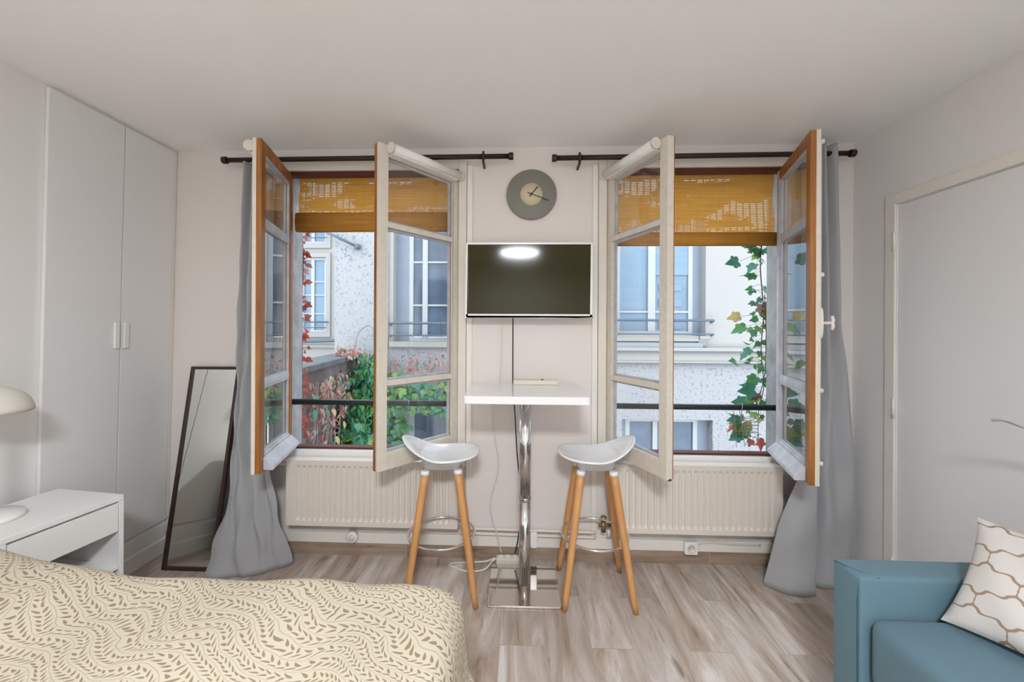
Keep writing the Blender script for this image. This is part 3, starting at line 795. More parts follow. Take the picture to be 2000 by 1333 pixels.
# ------------------------------------------------------------------ cables and sockets
m = MB().tube(spline([(-.024, -.064, 1.46), (-.024, -.052, 1.30), (-.023, -.040, 1.08), (-.020, -.034, 1.0), (-.008, -.03, .85), (.006, -.03, .62), (.030, -.044, .42), (.032, -.05, .28), (.010, -.055, .13), (-.005, -.058, .062)], 6), .0035, 8)
tag(m.build('television_cable', M['black'], loc=(-.02, -.04, 1.4)), 'thin black cable hanging from the television to the floor socket strip', 'cable')
m = MB().tube(spline([(-.090, -.036, 1.43), (-.092, -.03, 1.20), (-.110, -.03, 1.02), (-.135, -.03, .90), (-.130, -.03, .74), (-.105, -.03, .60), (-.115, -.03, .50), (-.150, -.045, .38), (-.145, -.05, .28), (-.110, -.055, .16), (-.085, -.058, .062)], 6), .0032, 8)
tag(m.build('white_cable', M['cable_white'], loc=(-.1, -.03, 1.4)), 'thin white cable trailing down the pier wall behind the table', 'cable')
t = thing('power_strip', 'white multi socket strip on the floor behind the table foot', 'power strip', (-.045, -.055, 0)); off = (-.045, -.055, 0)
MB().prism(rrect(-.115, .030, -.080, -.030, .01), .001, .038).build('casing', M['cable_white'], t, off=off, bevel=.004)
for x in (-.088, -.046, -.004):
    MB().lathe([(.017, .0382), (.017, .043), (.013, .043), (.013, .0405)], (x, -.055, 0), 18).build('socket_outlet', M['white_plastic'], t, off=off)
MB().tube(spline([(-.118, -.052, .030), (-.17, -.058, .012), (-.215, -.060, .008), (-.300, -.066, .006), (-.372, -.078, .006), (-.385, -.098, .006), (-.345, -.118, .006), (-.29, -.148, .006), (-.22, -.148, .006), (-.17, -.120, .006), (-.14, -.075, .018), (-.117, -.062, .03)], 6), .0052, 8).build('cord', M['cable_white'], t, off=off)
def socket(x, z, w_, h_, label, rnd_=True, y0=-.0185):
    t = thing('wall_socket', label, 'socket', (x, y0, z)); off = (x, y0, z)
    MB().prism([(x + p[0], z + p[1]) for p in rrect(-w_, w_, -h_, h_, .008)], y0 - .034, y0 - .0005, axis='y').build('housing', M['white_plastic'], t, off=off, bevel=.003)
    if rnd_:
        MB().lathe([(.024, -.0345), (.024, -.038), (.019, -.038), (.019, -.0355), (0, -.0355)], (x, y0, z), 20, axis='y').build('outlet_ring', M['cream'], t, off=off)
        m = MB()
        for dx in (-.0075, .0075): m.lathe([(0, -.0357), (.0025, -.0357), (.0025, -.0368), (0, -.0368)], (x + dx, y0, z), 8, axis='y')
        m.build('contact_hole', M['black'], t, off=off)
    return t, off
t, off = socket(1.015, .112, .037, .037, 'square white wall socket on the skirting under the right radiator')
MB().tube(spline([(1.0525, -.032, .125), (1.12, -.026, .137), (1.25, -.026, .131), (1.42, -.024, .127)], 6), .0045, 8).build('cord', M['cable_white'], t, off=off)
socket(.105, .135, .020, .045, 'narrow white junction box on the skirting right of the table column', False)
t = thing('cable_outlet', 'small round white outlet under the left radiator', 'socket', (-.985, -.0185, .128)); off = (-.985, -.0185, .128)
MB().lathe([(.036, 0), (.036, -.022), (.030, -.030), (0, -.030)], (-.985, -.019, .122), 24, axis='y').build('housing', M['white_plastic'], t, off=off)
MB().lathe([(.016, -.0305), (.016, -.036), (.010, -.040), (0, -.040)], (-.980, -.019, .126), 16, axis='y').build('plug', M['cream'], t, off=off)
# ------------------------------------------------------------------ bar stools
def make_stool(loc, rz, label):
    """local frame: +x is towards the raised back"""
    t = thing('bar_stool', label, 'stool', loc, rz, group=None)
    a, b = .192, .158
    def rim(ph):
        c_, s_ = math.cos(ph), math.sin(ph)
        e = 2.6; r = (abs(c_ / a) ** e + abs(s_ / b) ** e) ** (-1 / e)
        if c_ > 0: r *= 1 - .10 * abs(s_) * c_ * 1.5
        h_ = .732 + .085 * max(0, c_) ** 2.2 + .012 * max(0, -c_) ** 3 - .006 * abs(s_)
        return r, h_
    def top(u, v):
        ph = 2 * PI * u; r, h_ = rim(ph); k = v
        c_ = math.cos(ph)
        z = lerp(.706, h_, k ** 2.6)
        return (math.cos(ph) * r * k + (.010 * k * max(0, c_)), math.sin(ph) * r * k, z)
    def lip(u, v):
        ph = 2 * PI * u; r, h_ = rim(ph)
        c_ = math.cos(ph)
        w_ = v * PI
        rr = r + .006 * math.sin(w_); z = h_ - .006 + .006 * math.cos(w_)
        return (math.cos(ph) * rr + .010 * max(0, c_), math.sin(ph) * rr, z)
    def under(u, v):
        ph = 2 * PI * u; r, h_ = rim(ph); k = 1 - v
        c_ = math.cos(ph)
        z = lerp(.655, h_ - .012, smooth(k) ** 1.25)
        if k < .55: z = .655
        return (math.cos(ph) * r * k + .010 * k * max(0, c_), math.sin(ph) * r * k, z)
    m = MB(); m.grid(top, 72, 14, closed_u=True); m.grid(lip, 72, 6, closed_u=True); m.grid(under, 72, 14, closed_u=True)
    m.build('seat', M['seat_white'], t, recalc=True)
    lt, lb = .083, .172
    for sx, sy in ((1, 1), (1, -1), (-1, -1), (-1, 1)):
        m = MB(); P0 = (sx * lt, sy * lt * .92, .640); P1 = (sx * lb, sy * lb * .97, .001)
        n = 12
        pts = [tuple(lerp(P0[i], P1[i], k / n) for i in range(3)) for k in range(n + 1)]
        rr = [lerp(.0215, .0150, k / n) if k < n else .0135 for k in range(n + 1)]
        m.tube(pts, rr, 14); lg = m.build('leg', M['beech'], t)
        m = MB().tube([(sx * lt * .985, sy * lt * .906, .656), (sx * lt * 1.01, sy * lt * .93, .634)], [.021, .0235], 14); m.build('socket_collar', M['seat_white'], lg)
    R = .172
    m = MB().tube([(R * math.cos(k / 48 * 2 * PI), R * math.sin(k / 48 * 2 * PI), .300) for k in range(48)], .0068, 10, closed=True)
    m.build('foot_ring', M['chrome'], t)
    return t
sl = make_stool((-.392, -.302, 0), math.radians(180 + 9), 'white bar stool with beech legs left of the table, nearest the bed')
sr = copy_tree(sl); sr.location = (.414, -.274, 0); sr.rotation_euler = (0, 0, math.radians(-1))
sr['label'] = 'white bar stool with beech legs right of the table, before the right window'

# ------------------------------------------------------------------ leaning mirror
t = thing('standing_mirror', 'tall dark framed mirror leaning in the left corner by the curtain', 'mirror', (-1.86, -.208, 0)); off = (-1.86, -.208, 0)
B0 = Vector((-2.008, -.208, .002)); BX = Vector((.304, .0, 0)); T0 = Vector((-1.984, -.034, 1.139))
ux = BX.normalized(); uz = (T0 - B0); hgt = uz.length; uz.normalize(); un = uz.cross(ux).normalized()
if un.y > 0: un = -un
def frM(x, y, z): p = B0 + ux * x + un * (y) + uz * z; return tuple(p)
wm = .304
m = MB()
fw = .017
m.box((0, -.018, 0), (fw, .004, hgt), 0, frM); m.box((wm - fw, -.018, 0), (wm, .004, hgt), 0, frM); m.box((fw, -.018, 0), (wm - fw, .004, fw), 0, frM); m.box((fw, -.018, hgt - fw), (wm - fw, .004, hgt), 0, frM)
m.build('frame', M['darkwood'], t, off=off, bevel=.002)
MB().box((fw, -.010, fw), (wm - fw, -.004, hgt - fw), 0, frM).build('mirror_glass', M['mirror'], t, off=off)
MB().box((fw, -.017, fw), (wm - fw, -.011, hgt - fw), 0, frM).build('backing_board', M['darkwood'], t, off=off)

# ------------------------------------------------------------------ built-in wardrobe in the left wall
t = thing('built_in_wardrobe', 'flush white built-in wardrobe with two doors in the left wall', 'wardrobe', (xl(0), -.35, 0)); off = (xl(0), -.35, 0)
def frW(x, y, z): return (xl(z) + x, y, z)
for y0, y1, hy in ((-.685, -.338, -.362), (-.333, -.030, -.312)):
    o = MB().box((.0015, y0, .2), (.018, y1, 2.452), 0, frW).build('door', M['door_white'], t, off=off, bevel=.0015)
    MB().box((.0185, hy - .014, 1.262), (.030, hy + .014, 1.402), 0, frW).build('handle', M['white_plastic'], o, off=off, bevel=.004)
MB().box((.0015, -.027, .2), (.012, -.004, 2.455), 0, frW).build('filler_strip', M['trim'], t, off=off)

# ------------------------------------------------------------------ bedside table and lamp
NA = math.atan2(.047, .355)
t = thing('bedside_table', 'white bedside table with one drawer and an open shelf', 'bedside table', (-1.700, -.728, 0), 0)
# local frame: x to the left (into the wall side) , y towards the viewer, along the front edge
ex = Vector((-.9914, .131, 0)) * 1.0; ey = Vector((-.131, -.9914, 0))
def frN(x, y, z): p = ex * x + ey * y; return (p.x, p.y, z)
NW, ND, NH = .385, .355, .650
MB().box((0, 0, NH - .022), (ND, NW, NH), 0, frN).build('top', M['white'], t, bevel=.002)
MB().box((0, 0, 0), (ND, .018, NH - .0225), 0, frN).build('side_panel', M['white'], t, bevel=.0015)
MB().box((0, NW - .018, 0), (ND, NW, NH - .0225), 0, frN).build('side_panel', M['white'], t, bevel=.0015)
MB().box((.004, .0185, .335), (ND - .012, NW - .0185, .353), 0, frN).build('shelf', M['white'], t, bevel=.0015)
MB().box((ND - .011, .0185, .03), (ND - .002, NW - .0185, NH - .0225), 0, frN).build('back_panel', M['white'], t)
MB().box((.001, .021, .500), (.30, NW - .021, NH - .030), 0, frN).build('drawer', M['white'], t, bevel=.0015)

t = thing('table_lamp', 'white dome table lamp on the bedside table, cut by the left edge', 'lamp', (-1.965, -.98, NH)); off = (-1.965, -.98, NH); cx, cy = -1.965, -.98
MB().lathe([(0, NH + .0005), (.090, NH + .0005), (.092, NH + .010), (.086, NH + .020), (.02, NH + .026), (0, NH + .026)], (cx, cy, 0), 40).build('base', M['white_matt'], t, off=off)
MB().lathe([(.009, NH + .0262), (.009, 1.105)], (cx, cy, 0), 14).build('stem', M['white_matt'], t, off=off)
prof = []
for k in range(13):
    a_ = k / 12 * PI / 2; prof.append((.112 * math.cos(a_), 1.055 + .098 * math.sin(a_)))
prof2 = [(r_ * .965, z_ - .003) for r_, z_ in prof[::-1]]
MB().lathe([(max(r_, 1e-4), z_) for r_, z_ in prof] , (cx, cy, 0), 48).lathe([(max(r_, 1e-4), z_) for r_, z_ in prof2], (cx, cy, 0), 48).build('lamp_shade', M['shade_white'], t, off=off, recalc=False)
MB().lathe([(.001, 1.068), (.022, 1.085), (.022, 1.10), (.012, 1.115), (.001, 1.118)], (cx, cy, 0), 16).build('bulb', M['bulb'], t, off=off)

# ------------------------------------------------------------------ bed and duvet
BX0, BX1, BY0, BY1 = -2.115, -.245, -2.72, -1.212
t = thing('bed', 'double bed under the leaf print duvet', 'bed', (-1.2, -1.95, 0)); off = (-1.2, -1.95, 0)
MB().box((BX0 + .06, BY0 + .08, .12), (BX1 - .08, BY1 - .08, .28)).build('bed_base', M['mattress'], t, off=off, bevel=.02)
MB().box((BX0 + .06, BY0 + .06, .2805), (BX1 - .06, BY1 - .06, .510)).build('mattress', M['mattress'], t, off=off, bevel=.03)
for x in (BX0 + .15, BX1 - .2):
    for y in (BY0 + .15, BY1 - .2):
        MB().lathe([(.025, .001), (.03, .1195)], (x, y, 0), 14).build('leg', M['darkwood'], t, off=off)
def duvet():
    m = MB(); r0 = .085; hang = .52
    x0, x1, y0, y1 = BX0 + .02, BX1, BY0, BY1     # outline of the flat top before the rounded rim
    L = r0 * PI / 2 + hang - .06
    def f(u, v):
        px = lerp(x0, x1 + L, u); py = lerp(y0 - L * .55, y1 + L, v)
        qx, qy = min(px, x1), max(min(py, y1), y0)
        dx, dy = px - qx, py - qy; dd = math.hypot(dx, dy)
        top = .577 + .010 * math.sin(3.1 * px + 1.7 * py) + .006 * math.sin(9 * px - 6 * py) + .004 * math.sin(17 * px + 11 * py)
        top += .115 * smooth((-1.20 - qx) / .62) * smooth((qy + 2.75) / .2) * (1 - .25 * math.sin(5 * qy))
        # slightly dished seam and raised foot corner
        top += .012 * math.exp(-((qx - (x1 - .10)) / .10) ** 2)
        if dd < 1e-6: return (qx, qy, top)
        nx, ny = dx / dd, dy / dd
        s_ = min(dd, r0 * PI / 2); a_ = s_ / r0
        o = r0 * math.sin(a_); drop = r0 * (1 - math.cos(a_))
        if dd > r0 * PI / 2:
            e = dd - r0 * PI / 2; drop += e * .985; o += e * (.10 if px > x1 - .05 else .01)
            ang = px * 11 + py * 9
            o += (.014 * math.sin(ang * 1.3) + .008 * math.sin(ang * 2.9 + 1)) * smooth(e / .3) * (1 if px > x1 - .05 else .25)
        return (qx + nx * o, qy + ny * o, max(top - drop, .012))
    def uvf(u, v): return (lerp(x0, x1 + L, u), lerp(y0 - L * .55, y1 + L, v))
    m.grid(f, 190, 150, uvfn=uvf)
    o = m.build('duvet', M['duvet'], loc=(-1.2, -1.95, 0), solid=.012, recalc=False)
    return tag(o, 'cream duvet printed with olive brown leaf sprigs covering the bed', 'duvet')
duvet()

# ------------------------------------------------------------------ sofa and cushion
t = thing('sofa', 'teal blue fabric sofa against the right wall with square arms', 'sofa', (1.42, -1.6, 0)); off = (1.42, -1.6, 0)
def soft(mb, name, mat, bevel, **k): return mb.build(name, mat, t, off=off, bevel=bevel, seg=5, **k)
for y0, y1 in ((-1.140, -1.030), (-2.02, -1.91)):
    ar = soft(MB().box((1.052, y0, .045), (1.80, y1, .620)), 'arm', M['sofa'], .014)
    ar.data.polygons.foreach_set('use_smooth', [True] * len(ar.data.polygons))
    if y0 > -1.5:
        # mitred seam on the front corner of the arm and welts of the front panel
        m = MB().tube([(1.054, y1 - .010, .6145), (1.058, lerp(y0, y1, .6), .6195), (1.075, lerp(y0, y1, .3), .6208), (1.115, y0 + .003, .6165)], .0016, 6)
        m.tube([(1.056, y0 + .008, .612), (1.0514, y0 + .006, .55), (1.0514, y0 + .006, .06)], .0018, 6)
        m.build('seam', M['piping'], ar, off=off)
soft(MB().box((1.075, -1.9095, .06), (1.68, -1.1405, .300)), 'seat_base', M['sofa'], .012)
cu = soft(MB().box((1.064, -1.906, .3015), (1.676, -1.146, .511)), 'seat_cushion', M['sofa'], .036)
cu.data.polygons.foreach_set('use_smooth', [True] * len(cu.data.polygons))
soft(MB().box((1.685, -1.9095, .06), (1.80, -1.1405, .78)), 'backrest', M['sofa'], .03)
for x in (1.10, 1.72):
    for y in (-1.09, -1.96): MB().lathe([(.018, .001), (.022, .0445)], (x, y, 0), 12).build('foot', M['darkwood'], t, off=off)

P0 = Vector((1.257, -1.172, .522)); P1 = Vector((1.410, -1.535, .522)); P2 = Vector((1.430, -1.135, .802))
def pillow():
    e1, e2 = P1 - P0, P2 - P0; e2 = e2 - e1.normalized() * e2.dot(e1.normalized()) * .6
    nrm = e1.cross(e2).normalized()
    if nrm.x > 0: nrm = -nrm
    m = MB(); T = .058; n = 44
    def pos(u, v, s_):
        a_, b_ = 2 * u - 1, 2 * v - 1
        pinch = .055
        uu = u + pinch * (-a_) * (1 - b_ * b_) * abs(a_) ** 1.5 * .8; vv = v + pinch * (-b_) * (1 - a_ * a_) * abs(b_) ** 1.5 * .8
        th = T * (max(0, 1 - abs(a_) ** 2.6) * max(0, 1 - abs(b_) ** 2.6)) ** .55
        wr = .004 * math.sin(18 * u + 9 * v) * (1 - abs(a_)) 
        return P0 + e1 * uu + e2 * vv + nrm * (s_ * (th + .001) + wr)
    m.grid(lambda u, v: pos(u, v, 1), n, n, uvfn=lambda u, v: (u, v)); m.grid(lambda u, v: pos(u, v, -1), n, n, uvfn=lambda u, v: (u, v))
    o = m.build('throw_pillow', M['trellis'], loc=tuple(P0), recalc=True)
    return tag(o, 'off white cushion with taupe trellis print leaning on the teal sofa', 'cushion')
pillow()

# plant whose one leaf tip arches into view at the right edge
t = thing('potted_plant', 'plant with pale arching leaves behind the sofa at the right edge', 'plant', (1.875, -1.28, 0)); off = (1.875, -1.28, 0)
MB().lathe([(.04, .001), (.055, .02), (.058, .70), (.05, .71), (.05, .66), (0, .66)], (1.875, -1.28, 0), 24).build('pot', M['pot'], t, off=off)
def blade(pts, w_):
    m = MB(); pts = spline(pts, 8); n = len(pts)
    for i, p in enumerate(pts):
        t_ = (pts[min(i + 1, n - 1)] - pts[max(i - 1, 0)]).normalized(); s_ = t_.cross(Vector((0, 0, 1)));
        s_ = s_.normalized() if s_.length > 1e-4 else Vector((0, 1, 0))
        k = i / (n - 1); ww = w_ * (math.sin(PI * min(1, k * .92 + .06)) ** .7)
        m.v += [tuple(p - s_ * ww), tuple(p + Vector((0, 0, -.006 * k))), tuple(p + s_ * ww)]
    for i in range(n - 1):
        o = i * 3
        for q in (0, 1): m.face((o + q, o + q + 1, o + q + 4, o + q + 3), 0, True)
    return m
for pts in ([(1.875, -1.26, .68), (1.83, -1.17, .93), (1.75, -1.075, 1.025), (1.68, -1.015, 1.058), (1.635, -.998, 1.078), (1.605, -.990, 1.0775)],
            [(1.88, -1.29, .68), (1.88, -1.36, .95), (1.86, -1.46, 1.05), (1.83, -1.56, 1.02)],
            [(1.87, -1.30, .68), (1.84, -1.36, .90), (1.80, -1.43, .97), (1.78, -1.50, .93)],
            [(1.89, -1.28, .68), (1.91, -1.25, .92), (1.92, -1.27, 1.08), (1.93, -1.33, 1.16)]):
    blade(pts, .014).build('leaf', M['leaf_pale'], t, off=off, solid=.0015, recalc=False)

# ceiling lamp behind the viewer, mirrored in the television
t = thing('ceiling_light', 'round glowing ceiling lamp mirrored in the television screen', 'lamp', (.03, -3.25, H)); off = (.03, -3.25, H)
MB().lathe([(.272, H - .0005), (.276, H - .05), (.263, H - .055), (.262, H - .0005)], (.03, -3.25, 0), 48).build('rim', M['white_matt'], t, off=off)
MB().lathe([(.001, H - .075), (.12, H - .072), (.20, H - .064), (.258, H - .050)], (.03, -3.25, 0), 48).build('diffuser', M['lamp_glow'], t, off=off)

# ------------------------------------------------------------------ the courtyard outside
MB().box((-14, .28, -3.2), (14, 12, -3.0)).build('courtyard_ground', M['ground'])
tag(bpy.data.objects['courtyard_ground'], 'grey courtyard ground far below the windows', 'ground', kind='structure')
FY = 3.6
bld = thing('courtyard_building', 'pale rendered building facing both windows across the courtyard', 'building', (1.0, FY, -3)); off = (1.0, FY, -3)
def hole_wall(mb, x0, x1, z0, z1, y0, y1, holes, mat=0):
    xs = sorted(set([x0, x1] + [h_[0] for h_ in holes] + [h_[1] for h_ in holes])); zs = sorted(set([z0, z1] + [h_[2] for h_ in holes] + [h_[3] for h_ in holes]))
    for i in range(len(xs) - 1):
        for j in range(len(zs) - 1):
            cx_, cz_ = (xs[i] + xs[i + 1]) / 2, (zs[j] + zs[j + 1]) / 2
            if any(h_[0] < cx_ < h_[1] and h_[2] < cz_ < h_[3] for h_ in holes): continue
            mb.box((xs[i], y0, zs[j]), (xs[i + 1], y1, zs[j + 1]), mat)
    return mb
WR = (1.50, 2.78, 1.28, 3.35); WL = (-1.88, -1.00, 1.17, 3.30); LR = (1.57, 2.89, -.95, .055); LL = (-1.68, -1.00, -.95, .14); WX = (4.4, 5.5, 1.28, 3.35)
hole_wall(MB(), -1.95, 9.0, 1.08, 4.3, FY, FY + .3, [WR, WL, WX]).build('upper_wall', M['facade'], bld, off=off)
hole_wall(MB(), -1.95, 9.0, -3.0, 1.08, FY, FY + .3, [LR, LL]).build('lower_wall', M['roughcast'], bld, off=off)
MB().box((-2.77, FY - .03, -3), (-1.9505, FY + .3, 4.3)).build('roughcast_bay', M['roughcast'], bld, off=off)
m = MB().box((-.9, FY - .075, 1.075), (9, FY - .0005, 1.125)).box((-.9, FY - .035, .925), (9, FY - .0005, 1.0575)).box((-.9, FY - .06, .900), (9, FY - .0005, .9245)); m.build('cornice', M['stone'], bld, off=off)
MB().box((-.9, FY - .085, 1.058), (9, FY - .0005, 1.0745)).build('shadow_line', M['shadow_grey'], bld, off=off); MB().box((-.9, FY - .068, .886), (9, FY - .0005, .8995)).build('shadow_line', M['shadow_grey'], bld, off=off)  # dark strips put in as the shadow lines under the cornice mouldings
MB().box((-.9, FY - .05, 1.1255), (2.72, FY - .0005, 1.20)).build('band', M['band'], bld, off=off)
def far_window(rect, frame_x, mull, bars, panes, y=FY + .16, jamb=True):
    x0, x1, z0, z1 = rect
    m = MB(); rect_frame(m, frame_x[0], frame_x[1], z0 + .02, z1, y, y + .06, .065)
    for (a_, b_) in mull: m.box((a_, y - .005, z0 + .085), (b_, y + .055, z1 - .066))
    for z in bars: m.box((frame_x[0] + .065, y + .005, z - .014), (frame_x[1] - .065, y + .05, z + .014))
    f_ = m.build('window', M['upvc'], bld, off=off)
    for (a_, b_, c_, d_, mt) in panes:
        MB().box((a_, y + .03, c_), (b_, y + .04, d_)).build('pane', M[mt], f_, off=off)
    if jamb:
        for (xa, xb, ya, yb_) in ((frame_x[1] + .002 if frame_x[1] < x1 - .02 else x1 - .004, x1 - .0005, y if frame_x[1] < x1 - .02 else FY + .01, FY + .29), (x0 + .0005, frame_x[0] - .002 if frame_x[0] > x0 + .02 else x0 + .004, y if frame_x[0] > x0 + .02 else FY + .01, FY + .29)):
            MB().box((xa, ya, z0 + .02), (xb, yb_, z1)).build('jamb', M['reveal_blue'], f_, off=off)
    MB().box((x0 - .04, FY - .07, z0 - .06), (x1 + .04, FY + .28, z0 + .018)).build('sill', M['stone'], f_, off=off)
    return f_
f_ = far_window(WR, (1.50, 2.66), [(1.99, 2.10)], [1.66], [(1.565, 1.99, 1.365, 3.28, 'pane_blind'), (2.10, 2.595, 1.365, 3.28, 'pane_mid')])
MB().box((2.10, FY + .17, 2.22), (2.595, FY + .185, 3.28)).build('blind', M['pane_blind'], f_, off=off)
for z0, z1 in ((1.98, 2.08), (1.74, 1.86), (1.40, 1.50)): MB().box((2.16, FY + .175, z0), (2.50, FY + .187, z1)).build('blind_slat', M['pane_blind'], f_, off=off)
far_window(WL, (-1.68, -1.00), [(-1.47, -1.39)], [1.75, 2.42], [(-1.615, -1.47, 1.26, 3.24, 'pane_dark'), (-1.39, -1.065, 1.26, 3.24, 'pane_dark')])
far_window(LR, (1.66, 2.74), [(2.07, 2.14)], [], [(1.725, 2.07, -.87, -.01, 'pane_dark'), (2.14, 2.675, -.87, -.01, 'pane_dark')])
far_window(LL, (-1.66, -1.02), [], [], [(-1.595, -1.085, -.87, .075, 'pane_dark')], jamb=False)
far_window(WX, (4.4, 5.4), [(4.85, 4.95)], [1.66], [(4.465, 4.85, 1.365, 3.28, 'pane_dark'), (4.95, 5.335, 1.365, 3.28, 'pane_dark')])
def railing(x0, x1, za, zb):
    m = MB()
    for z, r_ in ((za, .018), (zb, .012)):
        m.tube(spline([(x0 + .02, FY + .02, z - .03), (x0, FY - .06, z), (x0 + .06, FY - .11, z)], 4) + spline([(x1 - .06, FY - .11, z), (x1, FY - .06, z), (x1 - .02, FY + .02, z - .03)], 4), r_, 8)
    k = m.build('railing', M['iron'], bld, off=off)
    return k
railing(1.42, 2.87, 1.525, 1.325)
k = railing(-1.92, -.96, 1.465, 1.285)
for i in range(11): MB().box((-1.42 + i * .035, FY - .118, 1.21), (-1.414 + i * .035, FY - .112, 1.285)).build('baluster', M['iron'], k, off=off)
MB().prism([(FY - .0005, 1.126), (FY - .04, 1.2), (FY - .1, 1.26), (FY - .1, 1.30), (FY - .0005, 1.30)], 2.66, 2.80, axis='x').build('bracket', M['stone'], bld, off=off)

nb = thing('neighbouring_building', 'cream stone house set back beyond the garden wall at the left', 'building', (-4.5, 6, -3)); offn = (-4.5, 6, -3)
hole_wall(MB(), -10, -2.78, -3, 5.2, 6.0, 6.3, [(-4.62, -4.08, 1.30, 2.90), (-4.62, -4.08, 3.2, 4.7)]).build('wall', M['stone'], nb, off=offn)
for z0, z1 in ((1.30, 2.90), (3.2, 4.7)):
    m = MB(); rect_frame(m, -4.62, -4.08, z0, z1, 6.02, 6.08, .05); m.box((-4.42, 6.02, z0 + .05), (-4.35, 6.075, z1 - .05))
    for q in (.25, .5, .68): m.box((-4.57, 6.03, lerp(z0, z1, q) - .012), (-4.13, 6.07, lerp(z0, z1, q) + .012))
    f_ = m.build('window', M['upvc'], nb, off=offn)
    MB().box((-4.57, 6.05, z0 + .05), (-4.13, 6.06, z1 - .05)).build('pane', M['pane_blind'], f_, off=offn)
    m = MB(); rect_frame(m, -4.72, -3.98, z0 - .1, z1 + .1, 5.96, 5.999, .095); m.build('surround', M['facade'], f_, off=offn)
    MB().tube([(-4.7, 5.88, z0 + .22), (-4.02, 5.88, z0 + .22)], .014, 8).tube([(-4.7, 5.88, z0 + .10), (-4.02, 5.88, z0 + .10)], .01, 8).tube([(-4.02, 5.88, z0 + .22), (-4.02, 5.995, z0 + .22)], .012, 8).build('railing', M['iron'], f_, off=offn)
m = MB().box((-10, 5.93, .98), (-2.79, 5.9995, 1.03)).box((-10, 5.95, .62), (-2.79, 5.9995, .66)); m.build('string_course', M['stone'], nb, off=offn)
MB().tube(spline([(-9, 5.86, 1.10), (-5, 5.86, 1.10), (-3.75, 5.86, 1.13), (-3.62, 5.86, 1.10), (-3.58, 5.86, 1.0)], 6), .03, 10).build('gutter_pipe', M['iron'], nb, off=offn)
tag(MB().tube([(-2.93, 3.45, 2.86), (-2.42, 3.50, 2.62)], .02, 10).lathe([(.0, -.05), (.045, -.03), (.045, .03), (0, .05)], (-2.40, 3.51, 2.61), 12).build('lamp_bracket', M['iron'], bld, off=off), 'thin grey metal arm on the roughcast wall')

# garden wall with coping
ga, gb = Vector((-1.90, .75, 0)), Vector((-2.30, 3.40, 0)); gd = (gb - ga).normalized(); gn = Vector((gd.y, -gd.x, 0))
if gn.x < 0: gn = -gn
gl = (gb - ga).length
def frG(x, y, z): p = ga + gd * x + gn * y; return (p.x, p.y, z)
t = thing('garden_wall', 'old garden wall with a slate coping below the left window', 'wall', tuple(ga) [:2] + (-3,)); offg = (ga.x, ga.y, -3)
MB().box((0, -.28, -3), (gl, -.04, .955), 0, frG).build('wall', M['oldwall'], t, off=offg)
MB().box((-.02, -.36, .9555), (gl, .02, 1.02), 0, frG).build('coping', M['coping'], t, off=offg, bevel=.01)

# leaves ----------------------------------------------------------
LOBE = [(0, .02), (.16, -.08), (.34, .0), (.40, .14), (.36, .25), (.47, .38), (.44, .52), (.27, .56), (.17, .78), (0, 1.0), (-.15, .76), (-.25, .55), (-.42, .54), (-.48, .37), (-.36, .25), (-.41, .12), (-.33, -.01), (-.15, -.08)]
OVAL = [(0, 0), (.20, .18), (.26, .45), (.16, .75), (0, 1.0), (-.16, .75), (-.26, .45), (-.20, .18)]
def leaf(m, p, nrm, down, size, mat, shape=LOBE):
    """a leaf hanging from p, blade plane normal nrm, tip towards down, folded a little along its rib"""
    nrm = Vector(nrm).normalized(); dn = Vector(down); dn = (dn - nrm * dn.dot(nrm)).normalized(); sd = dn.cross(nrm)
    o = len(m.v)
    for x, y in shape:
        q = Vector(p) + sd * (x * size) + dn * (y * size) + nrm * (size * (.22 * abs(x) - .18 * y * y))
        m.v.append(tuple(q))
    m.v.append(tuple(Vector(p) + dn * size * .35)); c_ = o + len(shape)
    for i in range(len(shape)): m.face((o + i, o + (i + 1) % len(shape), c_), mat, True)
LM = [M['leaf_g1'], M['leaf_g2'], M['leaf_g3'], M['leaf_r1'], M['leaf_r2'], M['leaf_y']]
def rv(s_): return Vector((rnd.uniform(-s_, s_), rnd.uniform(-s_, s_), rnd.uniform(-s_, s_)))
def ivy(name, label, cat, count, samp, nrm, size, mats, shape=LOBE, stems=None, droop=.5):
    loc = samp(0.5, 0.0)
    t = thing(name, label, cat, tuple(loc))
    m = MB()
    for i in range(count):
        p = samp(rnd.random(), rnd.random()); n_ = Vector(nrm) + rv(.8)
        leaf(m, p, n_, Vector((0, 0, -1)) + rv(droop), rnd.uniform(*size), rnd.choice(mats), shape)
    m.build('leaves', LM, t, off=tuple(loc), recalc=False)
    if stems:
        s_ = MB()
        for st in stems: s_.tube(st, .008, 6)
        s_.build('stems', M['stem_pale'], t, off=tuple(loc))
    return t
def on_wall(x0, x1, z0, z1, out=.12, shape=None):
    def f(u, v):
        x = lerp(x0, x1, u); z = lerp(z0, z1, v)
        if shape: z = lerp(z0, shape(u), v)
        p = frG(x, rnd.uniform(0.02, out), z); return Vector(p)
    return f
def wall_stems(x0, x1, z0, z1, n):
    S = []
    for i in range(n):
        x = rnd.uniform(x0, x1); pts = []
        z = z0
        while z < z1:
            pts.append(frG(x, .012 + rnd.uniform(0, .015), z)); z += .18; x += rnd.uniform(-.05, .05)
        if len(pts) > 1: S.append(spline(pts, 3))
    return S
ivy('dry_creeper', 'creeper with dry pinkish hanging leaves on the near garden wall', 'creeper', 620, on_wall(.35, 1.85, -.55, .88), gn, (.05, .11), [4, 4, 4, 4, 3, 1, 5], OVAL, wall_stems(.3, 1.9, -.6, .9, 16), .25)
